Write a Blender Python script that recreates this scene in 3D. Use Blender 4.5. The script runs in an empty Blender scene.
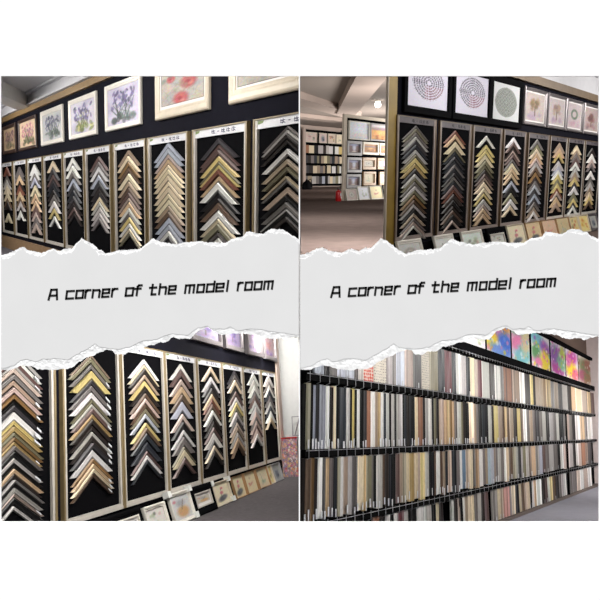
import bpy, bmesh, math, random
import numpy as np
from mathutils import Matrix, Vector
random.seed(11)
rng = np.random.default_rng(5)
SC = bpy.context.scene
COL = SC.collection
PI = math.pi

ROOMS = {'TL': ([[0.543753, 0.839004, 0.020132], [-0.829252, 0.540814, -0.140927], [-0.129126, 0.059935, 0.989815]], [-0.0117, 8.2, 0.5857]), 'TR': ([[0.611914, -0.790924, -0.0], [0.7788, 0.602533, -0.174427], [0.137959, 0.106734, 0.98467]], [1.1794, 8.6, 0.7249]), 'BL': ([[0.205904, -0.976, -0.070909], [0.967336, 0.192056, 0.165454], [-0.147864, -0.10266, 0.983665]], [-3.4171, 8.0, -2.0571]), 'BR': ([[0.519226, -0.8544, 0.02011], [0.839396, 0.514249, 0.175963], [-0.160684, -0.074484, 0.984191]], [0.0, 8.0, -1.68])}
PANELS = {'TL': [(-1.039, 0.659, 77, -0.235, [(1.432, 0.046, 'n', 4.0), (1.386, 0.041, 's', 3.5), (1.345, 0.07, 'd', 6.0), (1.276, 0.058, 'd', 5.0), (1.218, 0.047, 'k', 4.0), (1.171, 0.082, 'w', 7.0), (1.089, 0.035, 'k', 3.0), (1.054, 0.094, 't', 8.0), (0.961, 0.07, 'e', 6.0), (0.89, 0.035, 'k', 3.0), (0.855, 0.035, 'c', 3.0), (0.82, 0.059, 'n', 5.0), (0.761, 0.035, 'k', 3.0), (0.726, 0.094, 't', 8.0), (0.631, 0.083, 'k', 7.0), (0.548, 0.083, 'n', 7.0), (0.465, 0.024, 'w', 2.0), (0.441, 0.059, 'k', 5.0), (0.382, 0.071, 'd', 6.0)]), (-2.894, -1.198, 54.5, -2.038, [(1.406, 0.096, 'm', 7.0), (1.31, 0.069, 'v', 5.0), (1.241, 0.083, 'v', 6.0), (1.159, 0.083, 'y', 6.0), (1.076, 0.041, 'e', 3.0), (1.034, 0.055, 'y', 4.0), (0.979, 0.097, 'r', 7.0), (0.882, 0.069, 'a', 5.0), (0.813, 0.014, 'n', 1.0), (0.799, 0.125, 'w', 9.0), (0.673, 0.098, 'k', 7.0), (0.576, 0.056, 'd', 4.0), (0.519, 0.112, 'b', 8.0), (0.407, 0.113, 'w', 8.0), (0.295, 0.071, 'c', 5.0), (0.224, 0.127, 'e', 9.0), (0.097, 0.071, 'n', 5.0), (0.026, 0.085, 'w', 6.0), (-0.06, 0.071, 'c', 5.0)]), (-4.725, -3.058, 40, -3.836, [(1.436, 0.087, 'l', 5.5), (1.35, 0.095, 'l', 6.0), (1.255, 0.079, 'p', 5.0), (1.175, 0.079, 'a', 5.0), (1.096, 0.072, 'c', 4.5), (1.024, 0.096, 'c', 6.0), (0.928, 0.096, 'c', 6.0), (0.832, 0.096, 'c', 6.0), (0.736, 0.097, 'c', 6.0), (0.64, 0.097, 'c', 6.0), (0.543, 0.097, 'c', 6.0), (0.446, 0.097, 't', 6.0), (0.348, 0.098, 'b', 6.0), (0.251, 0.114, 'l', 7.0), (0.137, 0.098, 'l', 6.0), (0.039, 0.098, 'w', 6.0), (-0.06, 0.115, 'k', 7.0), (-0.175, 0.099, 'c', 6.0)]), (-6.527, -4.82, 32, -5.704, [(1.408, 0.099, 't', 5.5), (1.309, 0.108, 'c', 6.0), (1.201, 0.099, 'o', 5.5), (1.102, 0.109, 'b', 6.0), (0.993, 0.146, 'c', 8.0), (0.848, 0.11, 't', 6.0), (0.738, 0.092, 'b', 5.0), (0.646, 0.092, 'v', 5.0), (0.555, 0.074, 'p', 4.0), (0.481, 0.111, 'a', 6.0), (0.371, 0.092, 'w', 5.0), (0.278, 0.074, 'n', 4.0), (0.204, 0.111, 'y', 6.0), (0.093, 0.093, 'w', 5.0), (-0.001, 0.075, 'c', 4.0), (-0.075, 0.075, 'e', 4.0)]), (-8.423, -6.707, 25.5, -7.479, [(1.37, 0.1, 'v', 5.0), (1.27, 0.101, 'n', 5.0), (1.17, 0.121, 'w', 6.0), (1.049, 0.04, 'n', 2.0), (1.008, 0.142, 'l', 7.0), (0.866, 0.122, 'm', 6.0), (0.744, 0.102, 'd', 5.0), (0.642, 0.082, 'm', 4.0), (0.56, 0.103, 'c', 5.0), (0.458, 0.103, 's', 5.0), (0.355, 0.124, 's', 6.0), (0.231, 0.103, 's', 5.0), (0.128, 0.104, 'n', 5.0)]), (-10.173, -8.497, 20.5, -9.399, [(1.424, 0.156, 'w', 7.0), (1.268, 0.022, 'k', 1.0), (1.246, 0.134, 'w', 6.0), (1.111, 0.157, 'n', 7.0), (0.954, 0.113, 'l', 5.0), (0.841, 0.136, 'm', 6.0), (0.706, 0.136, 'h', 6.0), (0.57, 0.137, 'm', 6.0), (0.433, 0.114, 'd', 5.0), (0.318, 0.115, 'v', 5.0), (0.204, 0.115, 'd', 5.0)]), (-12.135, -10.263, 19, -11.187, [(1.419, 0.195, 'c', 8.0), (1.224, 0.147, 'm', 6.0), (1.078, 0.123, 'v', 5.0), (0.955, 0.123, 'm', 5.0), (0.832, 0.124, 'h', 5.0), (0.708, 0.124, 'd', 5.0), (0.584, 0.149, 'n', 6.0), (0.434, 0.175, 'w', 7.0), (0.259, 0.151, 'y', 6.0), (0.109, 0.05, 'k', 2.0), (0.058, 0.126, 'w', 5.0)]), (-14.006, -12.243, 15, -13.146, [(1.394, 0.133, 'w', 5.0), (1.261, 0.107, 'w', 4.0), (1.154, 0.107, 'n', 4.0), (1.047, 0.161, 'l', 6.0), (0.886, 0.054, 'k', 2.0), (0.832, 0.135, 'c', 5.0), (0.697, 0.081, 'e', 3.0), (0.615, 0.19, 'a', 7.0), (0.425, 0.164, 'a', 6.0), (0.261, 0.137, 'v', 5.0), (0.124, 0.165, 'p', 6.0), (-0.042, 0.138, 'n', 5.0), (-0.18, 0.139, 'p', 5.0)]), (-15.927, -14.134, 13, -15.082, [(1.381, 0.115, 'n', 4.0), (1.265, 0.116, 'n', 4.0), (1.15, 0.174, 'a', 6.0), (0.975, 0.117, 'd', 4.0), (0.859, 0.176, 'r', 6.0), (0.683, 0.177, 'a', 6.0), (0.507, 0.118, 'b', 4.0), (0.388, 0.208, 's', 7.0), (0.181, 0.06, 'd', 2.0), (0.121, 0.179, 'w', 6.0)]), (-17.926, -16.077, 11.5, -16.987, [(1.434, 0.28, 'r', 9.0), (1.154, 0.125, 'n', 4.0), (1.029, 0.157, 's', 5.0), (0.872, 0.221, 'c', 7.0), (0.652, 0.19, 'c', 6.0), (0.461, 0.095, 'b', 3.0), (0.366, 0.384, 'd', 12.0), (-0.019, 0.194, 'c', 6.0)])], 'TR': [(-0.087, 0.925, 39, 0.384, [(1.397, 0.036, 'n', 3.0), (1.361, 0.048, 'e', 4.0), (1.313, 0.048, 'n', 4.0), (1.265, 0.049, 's', 4.0), (1.216, 0.049, 'm', 4.0), (1.167, 0.061, 'h', 5.0), (1.106, 0.061, 's', 5.0), (1.045, 0.037, 'e', 3.0), (1.008, 0.074, 'y', 6.0), (0.935, 0.062, 'g', 5.0), (0.873, 0.062, 'm', 5.0), (0.811, 0.05, 's', 4.0), (0.761, 0.05, 'e', 4.0), (0.712, 0.05, 'n', 4.0), (0.662, 0.05, 's', 4.0), (0.612, 0.063, 'e', 5.0), (0.549, 0.063, 'o', 5.0), (0.486, 0.05, 'b', 4.0), (0.436, 0.051, 's', 4.0), (0.385, 0.063, 'k', 5.0), (0.322, 0.064, 't', 5.0), (0.258, 0.038, 'n', 3.0), (0.22, 0.051, 'p', 4.0), (0.169, 0.026, 'w', 2.0)]), (1.026, 2.011, 31.5, 1.493, [(1.391, 0.053, 'r', 4.0), (1.338, 0.066, 'a', 5.0), (1.271, 0.027, 'k', 2.0), (1.245, 0.093, 'c', 7.0), (1.151, 0.04, 'e', 3.0), (1.111, 0.067, 'h', 5.0), (1.044, 0.054, 'm', 4.0), (0.99, 0.054, 'h', 4.0), (0.936, 0.054, 'n', 4.0), (0.882, 0.054, 'h', 4.0), (0.827, 0.055, 'm', 4.0), (0.773, 0.055, 'n', 4.0), (0.718, 0.055, 'h', 4.0), (0.663, 0.069, 'v', 5.0), (0.595, 0.055, 'r', 4.0), (0.539, 0.083, 'd', 6.0), (0.456, 0.083, 'k', 6.0), (0.373, 0.056, 'd', 4.0), (0.317, 0.056, 'b', 4.0), (0.261, 0.084, 'k', 6.0), (0.177, 0.056, 'p', 4.0)]), (2.062, 3.134, 29.0, 2.529, [(1.369, 0.072, 'w', 5.0), (1.297, 0.058, 'k', 4.0), (1.239, 0.072, 'y', 5.0), (1.167, 0.073, 'y', 5.0), (1.094, 0.087, 'c', 6.0), (1.007, 0.073, 'e', 5.0), (0.934, 0.059, 'e', 4.0), (0.875, 0.059, 'd', 4.0), (0.816, 0.059, 'v', 4.0), (0.757, 0.059, 't', 4.0), (0.697, 0.089, 'c', 6.0), (0.608, 0.075, 'c', 5.0), (0.534, 0.06, 'y', 4.0), (0.474, 0.03, 'k', 2.0), (0.444, 0.075, 's', 5.0), (0.368, 0.06, 'p', 4.0), (0.308, 0.076, 'a', 5.0), (0.232, 0.076, 'a', 5.0)]), (3.195, 4.167, 22.5, 3.6, [(1.391, 0.078, 'w', 5.0), (1.314, 0.078, 'v', 5.0), (1.236, 0.047, 'd', 3.0), (1.189, 0.063, 'p', 4.0), (1.127, 0.079, 'v', 5.0), (1.048, 0.063, 'n', 4.0), (0.985, 0.079, 'c', 5.0), (0.906, 0.079, 'a', 5.0), (0.826, 0.08, 'a', 5.0), (0.746, 0.04, 'k', 2.5), (0.706, 0.08, 'l', 5.0), (0.626, 0.113, 'k', 7.0), (0.513, 0.097, 'e', 6.0), (0.416, 0.098, 'w', 6.0), (0.318, 0.082, 'c', 5.0)]), (4.26, 5.31, 21.0, 4.684, [(1.403, 0.083, 'n', 5.0), (1.319, 0.067, 'e', 4.0), (1.253, 0.084, 'c', 5.0), (1.169, 0.067, 'a', 4.0), (1.101, 0.085, 'p', 5.0), (1.017, 0.068, 's', 4.0), (0.949, 0.102, 'b', 6.0), (0.846, 0.069, 'o', 4.0), (0.778, 0.069, 'd', 4.0), (0.709, 0.069, 'n', 4.0), (0.64, 0.087, 'l', 5.0), (0.553, 0.07, 'm', 4.0), (0.484, 0.07, 'l', 4.0), (0.414, 0.07, 'm', 4.0), (0.344, 0.088, 'n', 5.0), (0.256, 0.071, 't', 4.0), (0.186, 0.071, 'w', 4.0)]), (5.353, 6.352, 17.5, 5.866, [(1.386, 0.09, 't', 5.0), (1.296, 0.09, 'a', 5.0), (1.206, 0.072, 'y', 4.0), (1.134, 0.073, 'k', 4.0), (1.061, 0.091, 's', 5.0), (0.97, 0.073, 'l', 4.0), (0.897, 0.074, 'w', 4.0), (0.823, 0.092, 'y', 5.0), (0.731, 0.074, 'e', 4.0), (0.657, 0.093, 'y', 5.0), (0.564, 0.056, 'r', 3.0), (0.508, 0.113, 'p', 6.0), (0.395, 0.094, 'a', 5.0), (0.301, 0.095, 't', 5.0)]), (6.376, 7.462, 16.8, 6.908, [(1.384, 0.095, 'c', 5.0), (1.289, 0.057, 't', 3.0), (1.232, 0.096, 'n', 5.0), (1.136, 0.077, 'v', 4.0), (1.059, 0.116, 'w', 6.0), (0.942, 0.078, 's', 4.0), (0.865, 0.098, 't', 5.0), (0.767, 0.098, 'y', 5.0), (0.668, 0.079, 'm', 4.0), (0.59, 0.139, 'w', 7.0), (0.451, 0.1, 'e', 5.0), (0.351, 0.08, 'y', 4.0), (0.271, 0.06, 'm', 3.0), (0.21, 0.081, 'w', 4.0)]), (7.483, 8.631, 15.7, 7.986, [(1.359, 0.121, 'd', 6.0), (1.238, 0.102, 'w', 5.0), (1.136, 0.082, 'p', 4.0), (1.054, 0.082, 'n', 4.0), (0.972, 0.082, 'k', 4.0), (0.89, 0.104, 'w', 5.0), (0.786, 0.042, 'k', 2.0), (0.745, 0.083, 'n', 4.0), (0.661, 0.105, 's', 5.0), (0.557, 0.105, 't', 5.0), (0.451, 0.085, 'c', 4.0), (0.367, 0.085, 'y', 4.0), (0.282, 0.085, 'b', 4.0)])], 'BL': [(-0.602, 1.095, 86, 0.192, [(1.514, 0.061, 's', 5.0), (1.453, 0.061, 'w', 5.0), (1.392, 0.061, 'v', 5.0), (1.332, 0.042, 's', 3.5), (1.289, 0.079, 'p', 6.5), (1.21, 0.072, 'n', 6.0), (1.138, 0.084, 't', 7.0), (1.054, 0.084, 'p', 7.0), (0.97, 0.072, 'o', 6.0), (0.898, 0.06, 'k', 5.0), (0.839, 0.077, 'm', 6.5), (0.762, 0.101, 'w', 8.5), (0.661, 0.065, 'y', 5.5), (0.596, 0.076, 'g', 6.5), (0.52, 0.053, 'e', 4.5), (0.467, 0.053, 'o', 4.5), (0.414, 0.047, 'g', 4.0), (0.367, 0.064, 'n', 5.5), (0.303, 0.076, 'k', 6.5), (0.228, 0.064, 's', 5.5), (0.164, 0.058, 'k', 5.0), (0.106, 0.063, 'a', 5.5), (0.043, 0.063, 'd', 5.5), (-0.02, 0.034, 's', 3.0), (-0.055, 0.057, 'k', 5.0), (-0.112, 0.063, 's', 5.5), (-0.175, 0.051, 'p', 4.5), (-0.226, 0.091, 'k', 8.0), (-0.317, 0.045, 'w', 4.0)]), (1.254, 2.998, 59.5, 2.069, [(1.583, 0.045, 't', 3.0), (1.538, 0.104, 'e', 7.0), (1.434, 0.089, 'n', 6.0), (1.345, 0.133, 'y', 9.0), (1.212, 0.081, 'm', 5.5), (1.131, 0.102, 'n', 7.0), (1.029, 0.102, 'w', 7.0), (0.927, 0.065, 'e', 4.5), (0.862, 0.058, 's', 4.0), (0.804, 0.087, 'v', 6.0), (0.717, 0.072, 'g', 5.0), (0.645, 0.093, 'd', 6.5), (0.552, 0.086, 'd', 6.0), (0.466, 0.071, 's', 5.0), (0.395, 0.085, 'd', 6.0), (0.31, 0.099, 'm', 7.0), (0.211, 0.12, 'w', 8.5), (0.091, 0.07, 'o', 5.0), (0.021, 0.07, 'a', 5.0), (-0.049, 0.07, 'c', 5.0), (-0.119, 0.07, 'b', 5.0)]), (3.015, 4.801, 44.5, 3.923, [(1.651, 0.018, 'k', 1.0), (1.634, 0.097, 'w', 5.5), (1.537, 0.061, 'c', 3.5), (1.476, 0.105, 'd', 6.0), (1.371, 0.104, 't', 6.0), (1.267, 0.104, 'y', 6.0), (1.163, 0.112, 'd', 6.5), (1.051, 0.086, 'b', 5.0), (0.965, 0.103, 'p', 6.0), (0.863, 0.068, 'b', 4.0), (0.795, 0.085, 'e', 5.0), (0.71, 0.093, 'l', 5.5), (0.617, 0.059, 'k', 3.5), (0.558, 0.084, 'y', 5.0), (0.473, 0.092, 'b', 5.5), (0.381, 0.15, 'h', 9.0), (0.231, 0.149, 'h', 9.0), (0.082, 0.066, 'v', 4.0), (0.016, 0.082, 'w', 5.0), (-0.066, 0.066, 'h', 4.0)]), (4.801, 6.499, 32.4, 5.633, [(1.656, 0.12, 'w', 6.0), (1.536, 0.179, 'v', 9.0), (1.356, 0.138, 'p', 7.0), (1.218, 0.157, 'a', 8.0), (1.061, 0.137, 'b', 7.0), (0.924, 0.194, 'l', 10.0), (0.73, 0.039, 'k', 2.0), (0.691, 0.154, 'p', 8.0), (0.538, 0.153, 'k', 8.0), (0.385, 0.095, 'w', 5.0), (0.29, 0.038, 'k', 2.0), (0.252, 0.189, 'n', 10.0), (0.063, 0.056, 'e', 3.0), (0.006, 0.15, 'c', 8.0), (-0.143, 0.13, 'v', 7.0)]), (6.511, 8.183, 25.4, 7.414, [(1.706, 0.136, 'c', 6.0), (1.571, 0.09, 'k', 4.0), (1.481, 0.112, 'w', 5.0), (1.369, 0.134, 'm', 6.0), (1.235, 0.133, 'd', 6.0), (1.102, 0.11, 'a', 5.0), (0.991, 0.11, 'r', 5.0), (0.882, 0.109, 'b', 5.0), (0.772, 0.022, 'k', 1.0), (0.75, 0.109, 'w', 5.0), (0.642, 0.13, 'd', 6.0), (0.512, 0.129, 'd', 6.0), (0.383, 0.107, 'v', 5.0), (0.275, 0.192, 'w', 9.0), (0.084, 0.085, 'd', 4.0), (-0.001, 0.105, 'c', 5.0), (-0.106, 0.105, 'd', 5.0)]), (8.183, 9.879, 21, 9.189, [(1.707, 0.101, 'm', 4.0), (1.606, 0.125, 'n', 5.0), (1.481, 0.15, 'c', 6.0), (1.331, 0.124, 'k', 5.0), (1.207, 0.148, 'v', 6.0), (1.059, 0.123, 'w', 5.0), (0.937, 0.122, 'y', 5.0), (0.815, 0.121, 'e', 5.0), (0.693, 0.121, 's', 5.0), (0.573, 0.12, 'm', 5.0), (0.452, 0.12, 'p', 5.0), (0.333, 0.119, 't', 5.0), (0.214, 0.118, 's', 5.0), (0.095, 0.118, 'a', 5.0), (-0.022, 0.094, 'b', 4.0)]), (9.879, 11.635, 18, 10.908, [(1.734, 0.193, 'w', 7.0), (1.54, 0.137, 's', 5.0), (1.403, 0.137, 'w', 5.0), (1.267, 0.136, 'n', 5.0), (1.131, 0.135, 'v', 5.0), (0.996, 0.161, 'w', 6.0), (0.835, 0.133, 's', 5.0), (0.702, 0.133, 'p', 5.0), (0.569, 0.106, 'n', 4.0), (0.463, 0.105, 'p', 4.0), (0.358, 0.105, 'v', 4.0), (0.253, 0.13, 'p', 5.0), (0.123, 0.13, 'w', 5.0)]), (11.688, 13.378, 14.5, 12.517, [(1.743, 0.18, 's', 6.0), (1.563, 0.119, 'n', 4.0), (1.443, 0.119, 'w', 4.0), (1.325, 0.177, 'h', 6.0), (1.148, 0.176, 'n', 6.0), (0.972, 0.116, 's', 4.0), (0.856, 0.145, 'h', 5.0), (0.711, 0.173, 'w', 6.0), (0.539, 0.114, 'c', 4.0)])]}
STRIPS = {'A': [(0.266, 0.484, 'l'), (0.484, 0.609, 'm'), (0.609, 0.816, 'n'), (0.816, 1.06, 'l'), (1.06, 1.315, 'l'), (1.315, 1.403, 'n'), (1.403, 1.552, 's'), (1.552, 1.896, 'R'), (1.896, 2.314, 'D'), (2.348, 2.507, 's'), (2.507, 2.652, 'n'), (2.652, 2.99, 'l'), (2.99, 3.348, 'p'), (3.348, 3.684, 'm'), (3.684, 4.038, 'D'), (4.038, 4.411, 'e'), (4.411, 4.755, 'h'), (4.755, 5.116, 'u'), (5.116, 5.33, 'h'), (5.33, 5.607, 's'), (5.607, 5.895, 's'), (5.895, 6.133, 'h'), (6.133, 6.442, 'c'), (6.442, 6.632, 'p'), (6.632, 6.894, 'u'), (6.894, 7.443, 's'), (7.443, 7.806, 'd'), (7.806, 8.262, 'w'), (8.262, 8.499, 'n'), (8.499, 9.249, 'f'), (9.249, 9.877, 't'), (9.877, 10.352, 'w'), (10.352, 10.902, 'd'), (10.902, 11.11, 'y'), (11.11, 11.376, 'd'), (11.376, 11.815, 't'), (11.815, 12.273, 't'), (12.273, 12.63, 'o'), (12.63, 13.251, 'g'), (13.251, 13.641, 'n'), (13.641, 14.182, 't'), (14.182, 14.749, 'm'), (14.749, 15.651, 's'), (15.651, 16.128, 'd'), (16.128, 16.793, 'a'), (16.793, 17.857, 'c'), (17.857, 19.011, 'p'), (19.011, 19.625, 'a'), (19.625, 20.486, 'v')], 'B': [(-0.003, 0.057, 'k'), (0.057, 0.171, 'e'), (0.171, 0.217, 'k'), (0.217, 0.287, 'l'), (0.287, 0.358, 'm'), (0.358, 0.454, 'l'), (0.454, 0.527, 'l'), (0.527, 0.627, 'w'), (0.627, 0.703, 'd'), (0.703, 0.78, 'c'), (0.78, 0.858, 'k'), (0.858, 1.073, 'h'), (1.073, 1.156, 'w'), (1.156, 1.212, 'k'), (1.212, 1.297, 'y'), (1.297, 1.354, 'k'), (1.354, 1.441, 'w'), (1.441, 1.56, 'k'), (1.56, 1.651, 'm'), (1.651, 1.774, 'f'), (1.774, 1.805, 'k'), (1.805, 1.932, 'w'), (1.932, 2.012, 't'), (2.012, 2.094, 'g'), (2.094, 2.193, 'w'), (2.193, 2.295, 'h'), (2.295, 2.398, 's'), (2.398, 2.467, 'k'), (2.467, 2.556, 's'), (2.556, 2.645, 'k'), (2.645, 2.754, 's'), (2.754, 2.866, 's'), (2.866, 2.941, 'k'), (2.941, 3.036, 'h'), (3.036, 3.133, 'd'), (3.133, 3.251, 'h'), (3.251, 3.331, 'k'), (3.331, 3.494, 'c'), (3.494, 3.704, 'f'), (3.704, 3.79, 'k'), (3.79, 3.921, 's'), (3.921, 4.099, 'w'), (4.099, 4.19, 'k'), (4.19, 4.282, 'e'), (4.282, 4.423, 'd'), (4.423, 4.518, 't'), (4.518, 4.664, 'p'), (4.664, 4.813, 'a'), (4.813, 4.964, 'g'), (4.964, 5.067, 'o'), (5.067, 5.172, 'a'), (5.172, 5.331, 'n'), (5.331, 5.549, 's'), (5.549, 5.661, 'e'), (5.661, 5.774, 'd'), (5.774, 5.888, 'k'), (5.888, 6.005, 'd'), (6.005, 6.304, 'c'), (6.304, 6.427, 't'), (6.427, 6.615, 'n'), (6.615, 6.807, 'k'), (6.807, 6.938, 'h'), (6.938, 7.071, 'h'), (7.071, 7.206, 'k'), (7.206, 7.483, 's'), (7.483, 7.625, 'd'), (7.625, 7.99, 'y'), (7.99, 8.294, 't'), (8.294, 8.45, 'b'), (8.45, 8.608, 'g'), (8.608, 8.851, 'b'), (8.851, 9.186, 't'), (9.186, 9.533, 'd'), (9.533, 9.801, 'y'), (9.801, 10.078, 'b'), (10.078, 10.362, 'w'), (10.362, 10.655, 'n'), (10.655, 10.956, 't'), (10.956, 11.266, 'n'), (11.266, 11.695, 'm'), (11.695, 12.029, 'n'), (12.029, 12.49, 's'), (12.49, 12.849, 'm'), (12.849, 13.347, 's'), (13.347, 13.735, 'n'), (13.735, 14.136, 'w'), (14.136, 14.411, 'k'), (14.411, 14.693, 'h'), (14.693, 14.981, 'n'), (14.981, 15.579, 'p'), (15.579, 16.047, 'n'), (16.047, 16.532, 'k'), (16.532, 17.384, 's'), (17.384, 18.293, 'a'), (18.293, 18.674, 'n'), (18.674, 19.882, 'w')], 'C': [(0.021, 0.058, 'd'), (0.058, 0.193, 'b'), (0.193, 0.261, 'o'), (0.261, 0.331, 'd'), (0.331, 0.473, 'w'), (0.473, 0.522, 'm'), (0.522, 0.645, 'a'), (0.645, 0.745, 'n'), (0.745, 0.822, 'h'), (0.822, 0.926, 'e'), (0.926, 1.006, 'w'), (1.006, 1.113, 't'), (1.113, 1.223, 's'), (1.223, 1.307, 'n'), (1.307, 1.393, 'd'), (1.393, 1.568, 'c'), (1.568, 1.657, 'g'), (1.657, 1.81, 'e'), (1.81, 1.872, 'n'), (1.872, 1.966, 'k'), (1.966, 2.16, 's'), (2.16, 2.226, 'b'), (2.226, 2.394, 'd'), (2.394, 2.498, 'h'), (2.498, 2.603, 'k'), (2.603, 2.746, 'v'), (2.746, 2.856, 't'), (2.856, 3.005, 'e'), (3.005, 3.119, 'c'), (3.119, 3.314, 'g'), (3.314, 3.474, 'c'), (3.474, 3.556, 'p'), (3.556, 3.765, 'y'), (3.765, 3.937, 's'), (3.937, 4.069, 'k'), (4.069, 4.158, 'h'), (4.158, 4.249, 'b'), (4.249, 4.434, 'w'), (4.434, 4.528, 'b'), (4.528, 4.672, 't'), (4.672, 4.818, 'h'), (4.818, 5.019, 't'), (5.019, 5.277, 'h'), (5.277, 5.437, 'n'), (5.437, 5.545, 'w'), (5.545, 5.766, 'B'), (5.766, 5.994, 't'), (5.994, 6.17, 'c'), (6.17, 6.349, 'd'), (6.349, 6.595, 'o'), (6.595, 6.848, 'w'), (6.848, 6.978, 'n'), (6.978, 7.11, 't'), (7.11, 7.311, 'L'), (7.311, 7.588, 'l'), (7.588, 7.659, 'b'), (7.659, 7.874, 'n'), (7.874, 8.094, 's'), (8.094, 8.321, 'n'), (8.321, 8.475, 'w'), (8.475, 8.711, 'c'), (8.711, 9.036, 'b'), (9.036, 9.287, 'e'), (9.287, 9.459, 's'), (9.459, 9.722, 'm'), (9.722, 9.901, 's'), (9.901, 10.176, 'e'), (10.176, 10.46, 's'), (10.46, 10.751, 'b'), (10.751, 11.153, 'a'), (11.153, 11.572, 'n'), (11.572, 11.897, 'l'), (11.897, 12.232, 'v'), (12.232, 12.696, 'n'), (12.696, 13.304, 's'), (13.304, 13.815, 'n'), (13.815, 14.079, 'k'), (14.079, 14.626, 'w'), (14.626, 15.345, 'p'), (15.345, 15.953, 's'), (15.953, 16.428, 'k'), (16.428, 16.922, 's'), (16.922, 17.434, 'p'), (17.434, 18.149, 'f'), (18.149, 18.521, 'b'), (18.521, 19.296, 'm')], 'D': [(1.904, 2.095, 'f'), (2.095, 2.226, 'd'), (2.326, 2.427, 's'), (2.427, 2.566, 'k'), (2.566, 2.671, 'w'), (2.671, 2.743, 'k'), (2.743, 2.963, 'u'), (2.963, 3.114, 's'), (3.114, 3.427, 'k'), (3.427, 3.714, 'w'), (3.714, 3.841, 'w'), (3.841, 4.058, 's'), (4.058, 4.237, 'k'), (4.237, 4.374, 'c'), (4.374, 4.609, 'd'), (5.001, 5.103, 'w'), (5.103, 5.31, 'd'), (5.31, 5.416, 'p'), (5.416, 5.578, 'k'), (5.578, 5.688, 'w'), (5.688, 5.856, 't'), (5.856, 6.085, 'c'), (6.085, 6.202, 'c'), (6.202, 6.442, 'n'), (6.442, 6.627, 's'), (6.627, 6.88, 'd'), (6.88, 7.142, 'v'), (7.411, 7.761, 'n'), (7.761, 7.978, 'c'), (7.978, 8.2, 't'), (8.2, 8.389, 'S'), (8.389, 8.662, 'S'), (8.662, 8.821, 'n'), (8.821, 9.148, 'c'), (9.148, 9.487, 'h'), (9.487, 9.661, 'c'), (9.661, 9.929, 'b'), (9.929, 10.203, 't'), (10.203, 10.486, 'c'), (10.486, 10.679, 'k'), (10.679, 10.876, 'w'), (10.876, 11.076, 'a'), (11.076, 11.703, 'w'), (11.703, 12.03, 'd'), (12.03, 12.368, 'v'), (12.368, 12.599, 'w'), (12.599, 12.955, 'y'), (12.955, 13.323, 'b'), (13.323, 13.832, 'd'), (13.832, 14.095, 'n'), (14.095, 14.364, 's'), (14.364, 14.78, 'w'), (14.78, 15.21, 'm'), (15.21, 15.656, 'n'), (15.656, 16.435, 'n'), (16.435, 16.926, 'p'), (16.926, 17.611, 'w'), (17.611, 18.332, 'p'), (18.332, 19.092, 'w')]}
HALL_BEAMS = [(((19.6, 12.38), (38.29, 26.67)), 1.5, 0.5, 'plaster_pink'), (((24.58, 22.7), (41.4, 28.19)), 1.6, 0.4, 'plaster_pink'), (((37.83, 32.81), (46.66, 32.98)), 1.5, 0.3, 'plaster_pink')]
LAMP = (35.01, 21.82)
EXT = (19.27, 14.17)
BAG = (41.18, 32.59)
ADDED_LIGHTS = [('light_a', (-2.42, 8.13, 3.25), (-0.87, 9.46, 1.29), 1.6, 0.6, 64.4), ('light_b', (-4.6, 10.68, 4.06), (-2.72, 12.26, 1.83), 1.6, 0.8, 105.8), ('light_c', (-7.37, 13.66, 4.24), (-4.89, 15.55, 2.54), 1.6, 1, 138.0), ('light_d', (-10.59, 17.5, 4.75), (-7.88, 20.11, 3.25), 2, 1, 193.2), ('light_e', (3.06, 7.97, 3.2), (1.67, 9.07, 1.72), 1.4, 0.5, 37.8), ('light_f', (5.25, 10.29, 3.56), (3.63, 11.56, 2.16), 1.6, 0.6, 64.5), ('light_g', (7.57, 12.77, 3.9), (5.65, 14.13, 2.62), 1.6, 0.6, 73.1), ('light_h', (-1.37, 8.47, -0.16), (-3.33, 8.66, -1.65), 1.3, 0.4, 91.2), ('light_i', (-0.91, 11.89, -0.14), (-2.61, 11.92, -2.35), 1.6, 0.3, 129.2), ('light_j', (-0.77, 16.2, -0.2), (-1.71, 16.18, -3.0), 1.6, 0.3, 114.0), ('light_k', (-0.56, 19.54, -0.34), (-0.38, 22.5, -3.77), 1.2, 0.3, 228.0), ('light_l', (2.91, 8.39, -0.18), (0.73, 9.21, -1.71), 1.4, 0.4, 66.0), ('light_m', (5.46, 11.98, -0.57), (3.12, 13.07, -2.45), 1.6, 0.5, 114.4), ('light_n', (8.3, 15.95, -1.75), (5.71, 17.22, -3.55), 1.6, 0.8, 118.8), ('light_o', (10.81, 20.74, -2.86), (8.82, 22.25, -4.51), 1.6, 0.8, 114.4), ('light_hall', (4.82, 24.05, 6.1), (3.17, 34.19, 6.88), 2.5, 1.5, 150), ('light_hall_far', (17.69, 67.71, 14.24), (3.38, 73.72, 14.8), 4, 3, 1900), ('light_hall_up', (7.42, 37.25, 7.02), (-1.53, 39.52, 12.19), 4, 3, 800), ('light_hall_near', (1.58, 10.7, 3.03), (-1.73, 14.61, 1.42), 1.5, 1.2, 420), ('light_hall_back', (9.12, 57.19, 10.14), (-1.74, 52.13, 14.43), 5, 3, 1500), ('light_passage', (1.0, 11.2, 4.5), (0.7, 14, 1.3), 0.8, 1.2, 105), ('light_passage_far', (0.9, 17, 6.0), (0.8, 21, 2.4), 1, 1.2, 330), ('light_end', (11.5, 21.46, -3.1), (11.03, 24.94, -4.53), 0.8, 1.2, 60)]
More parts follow.
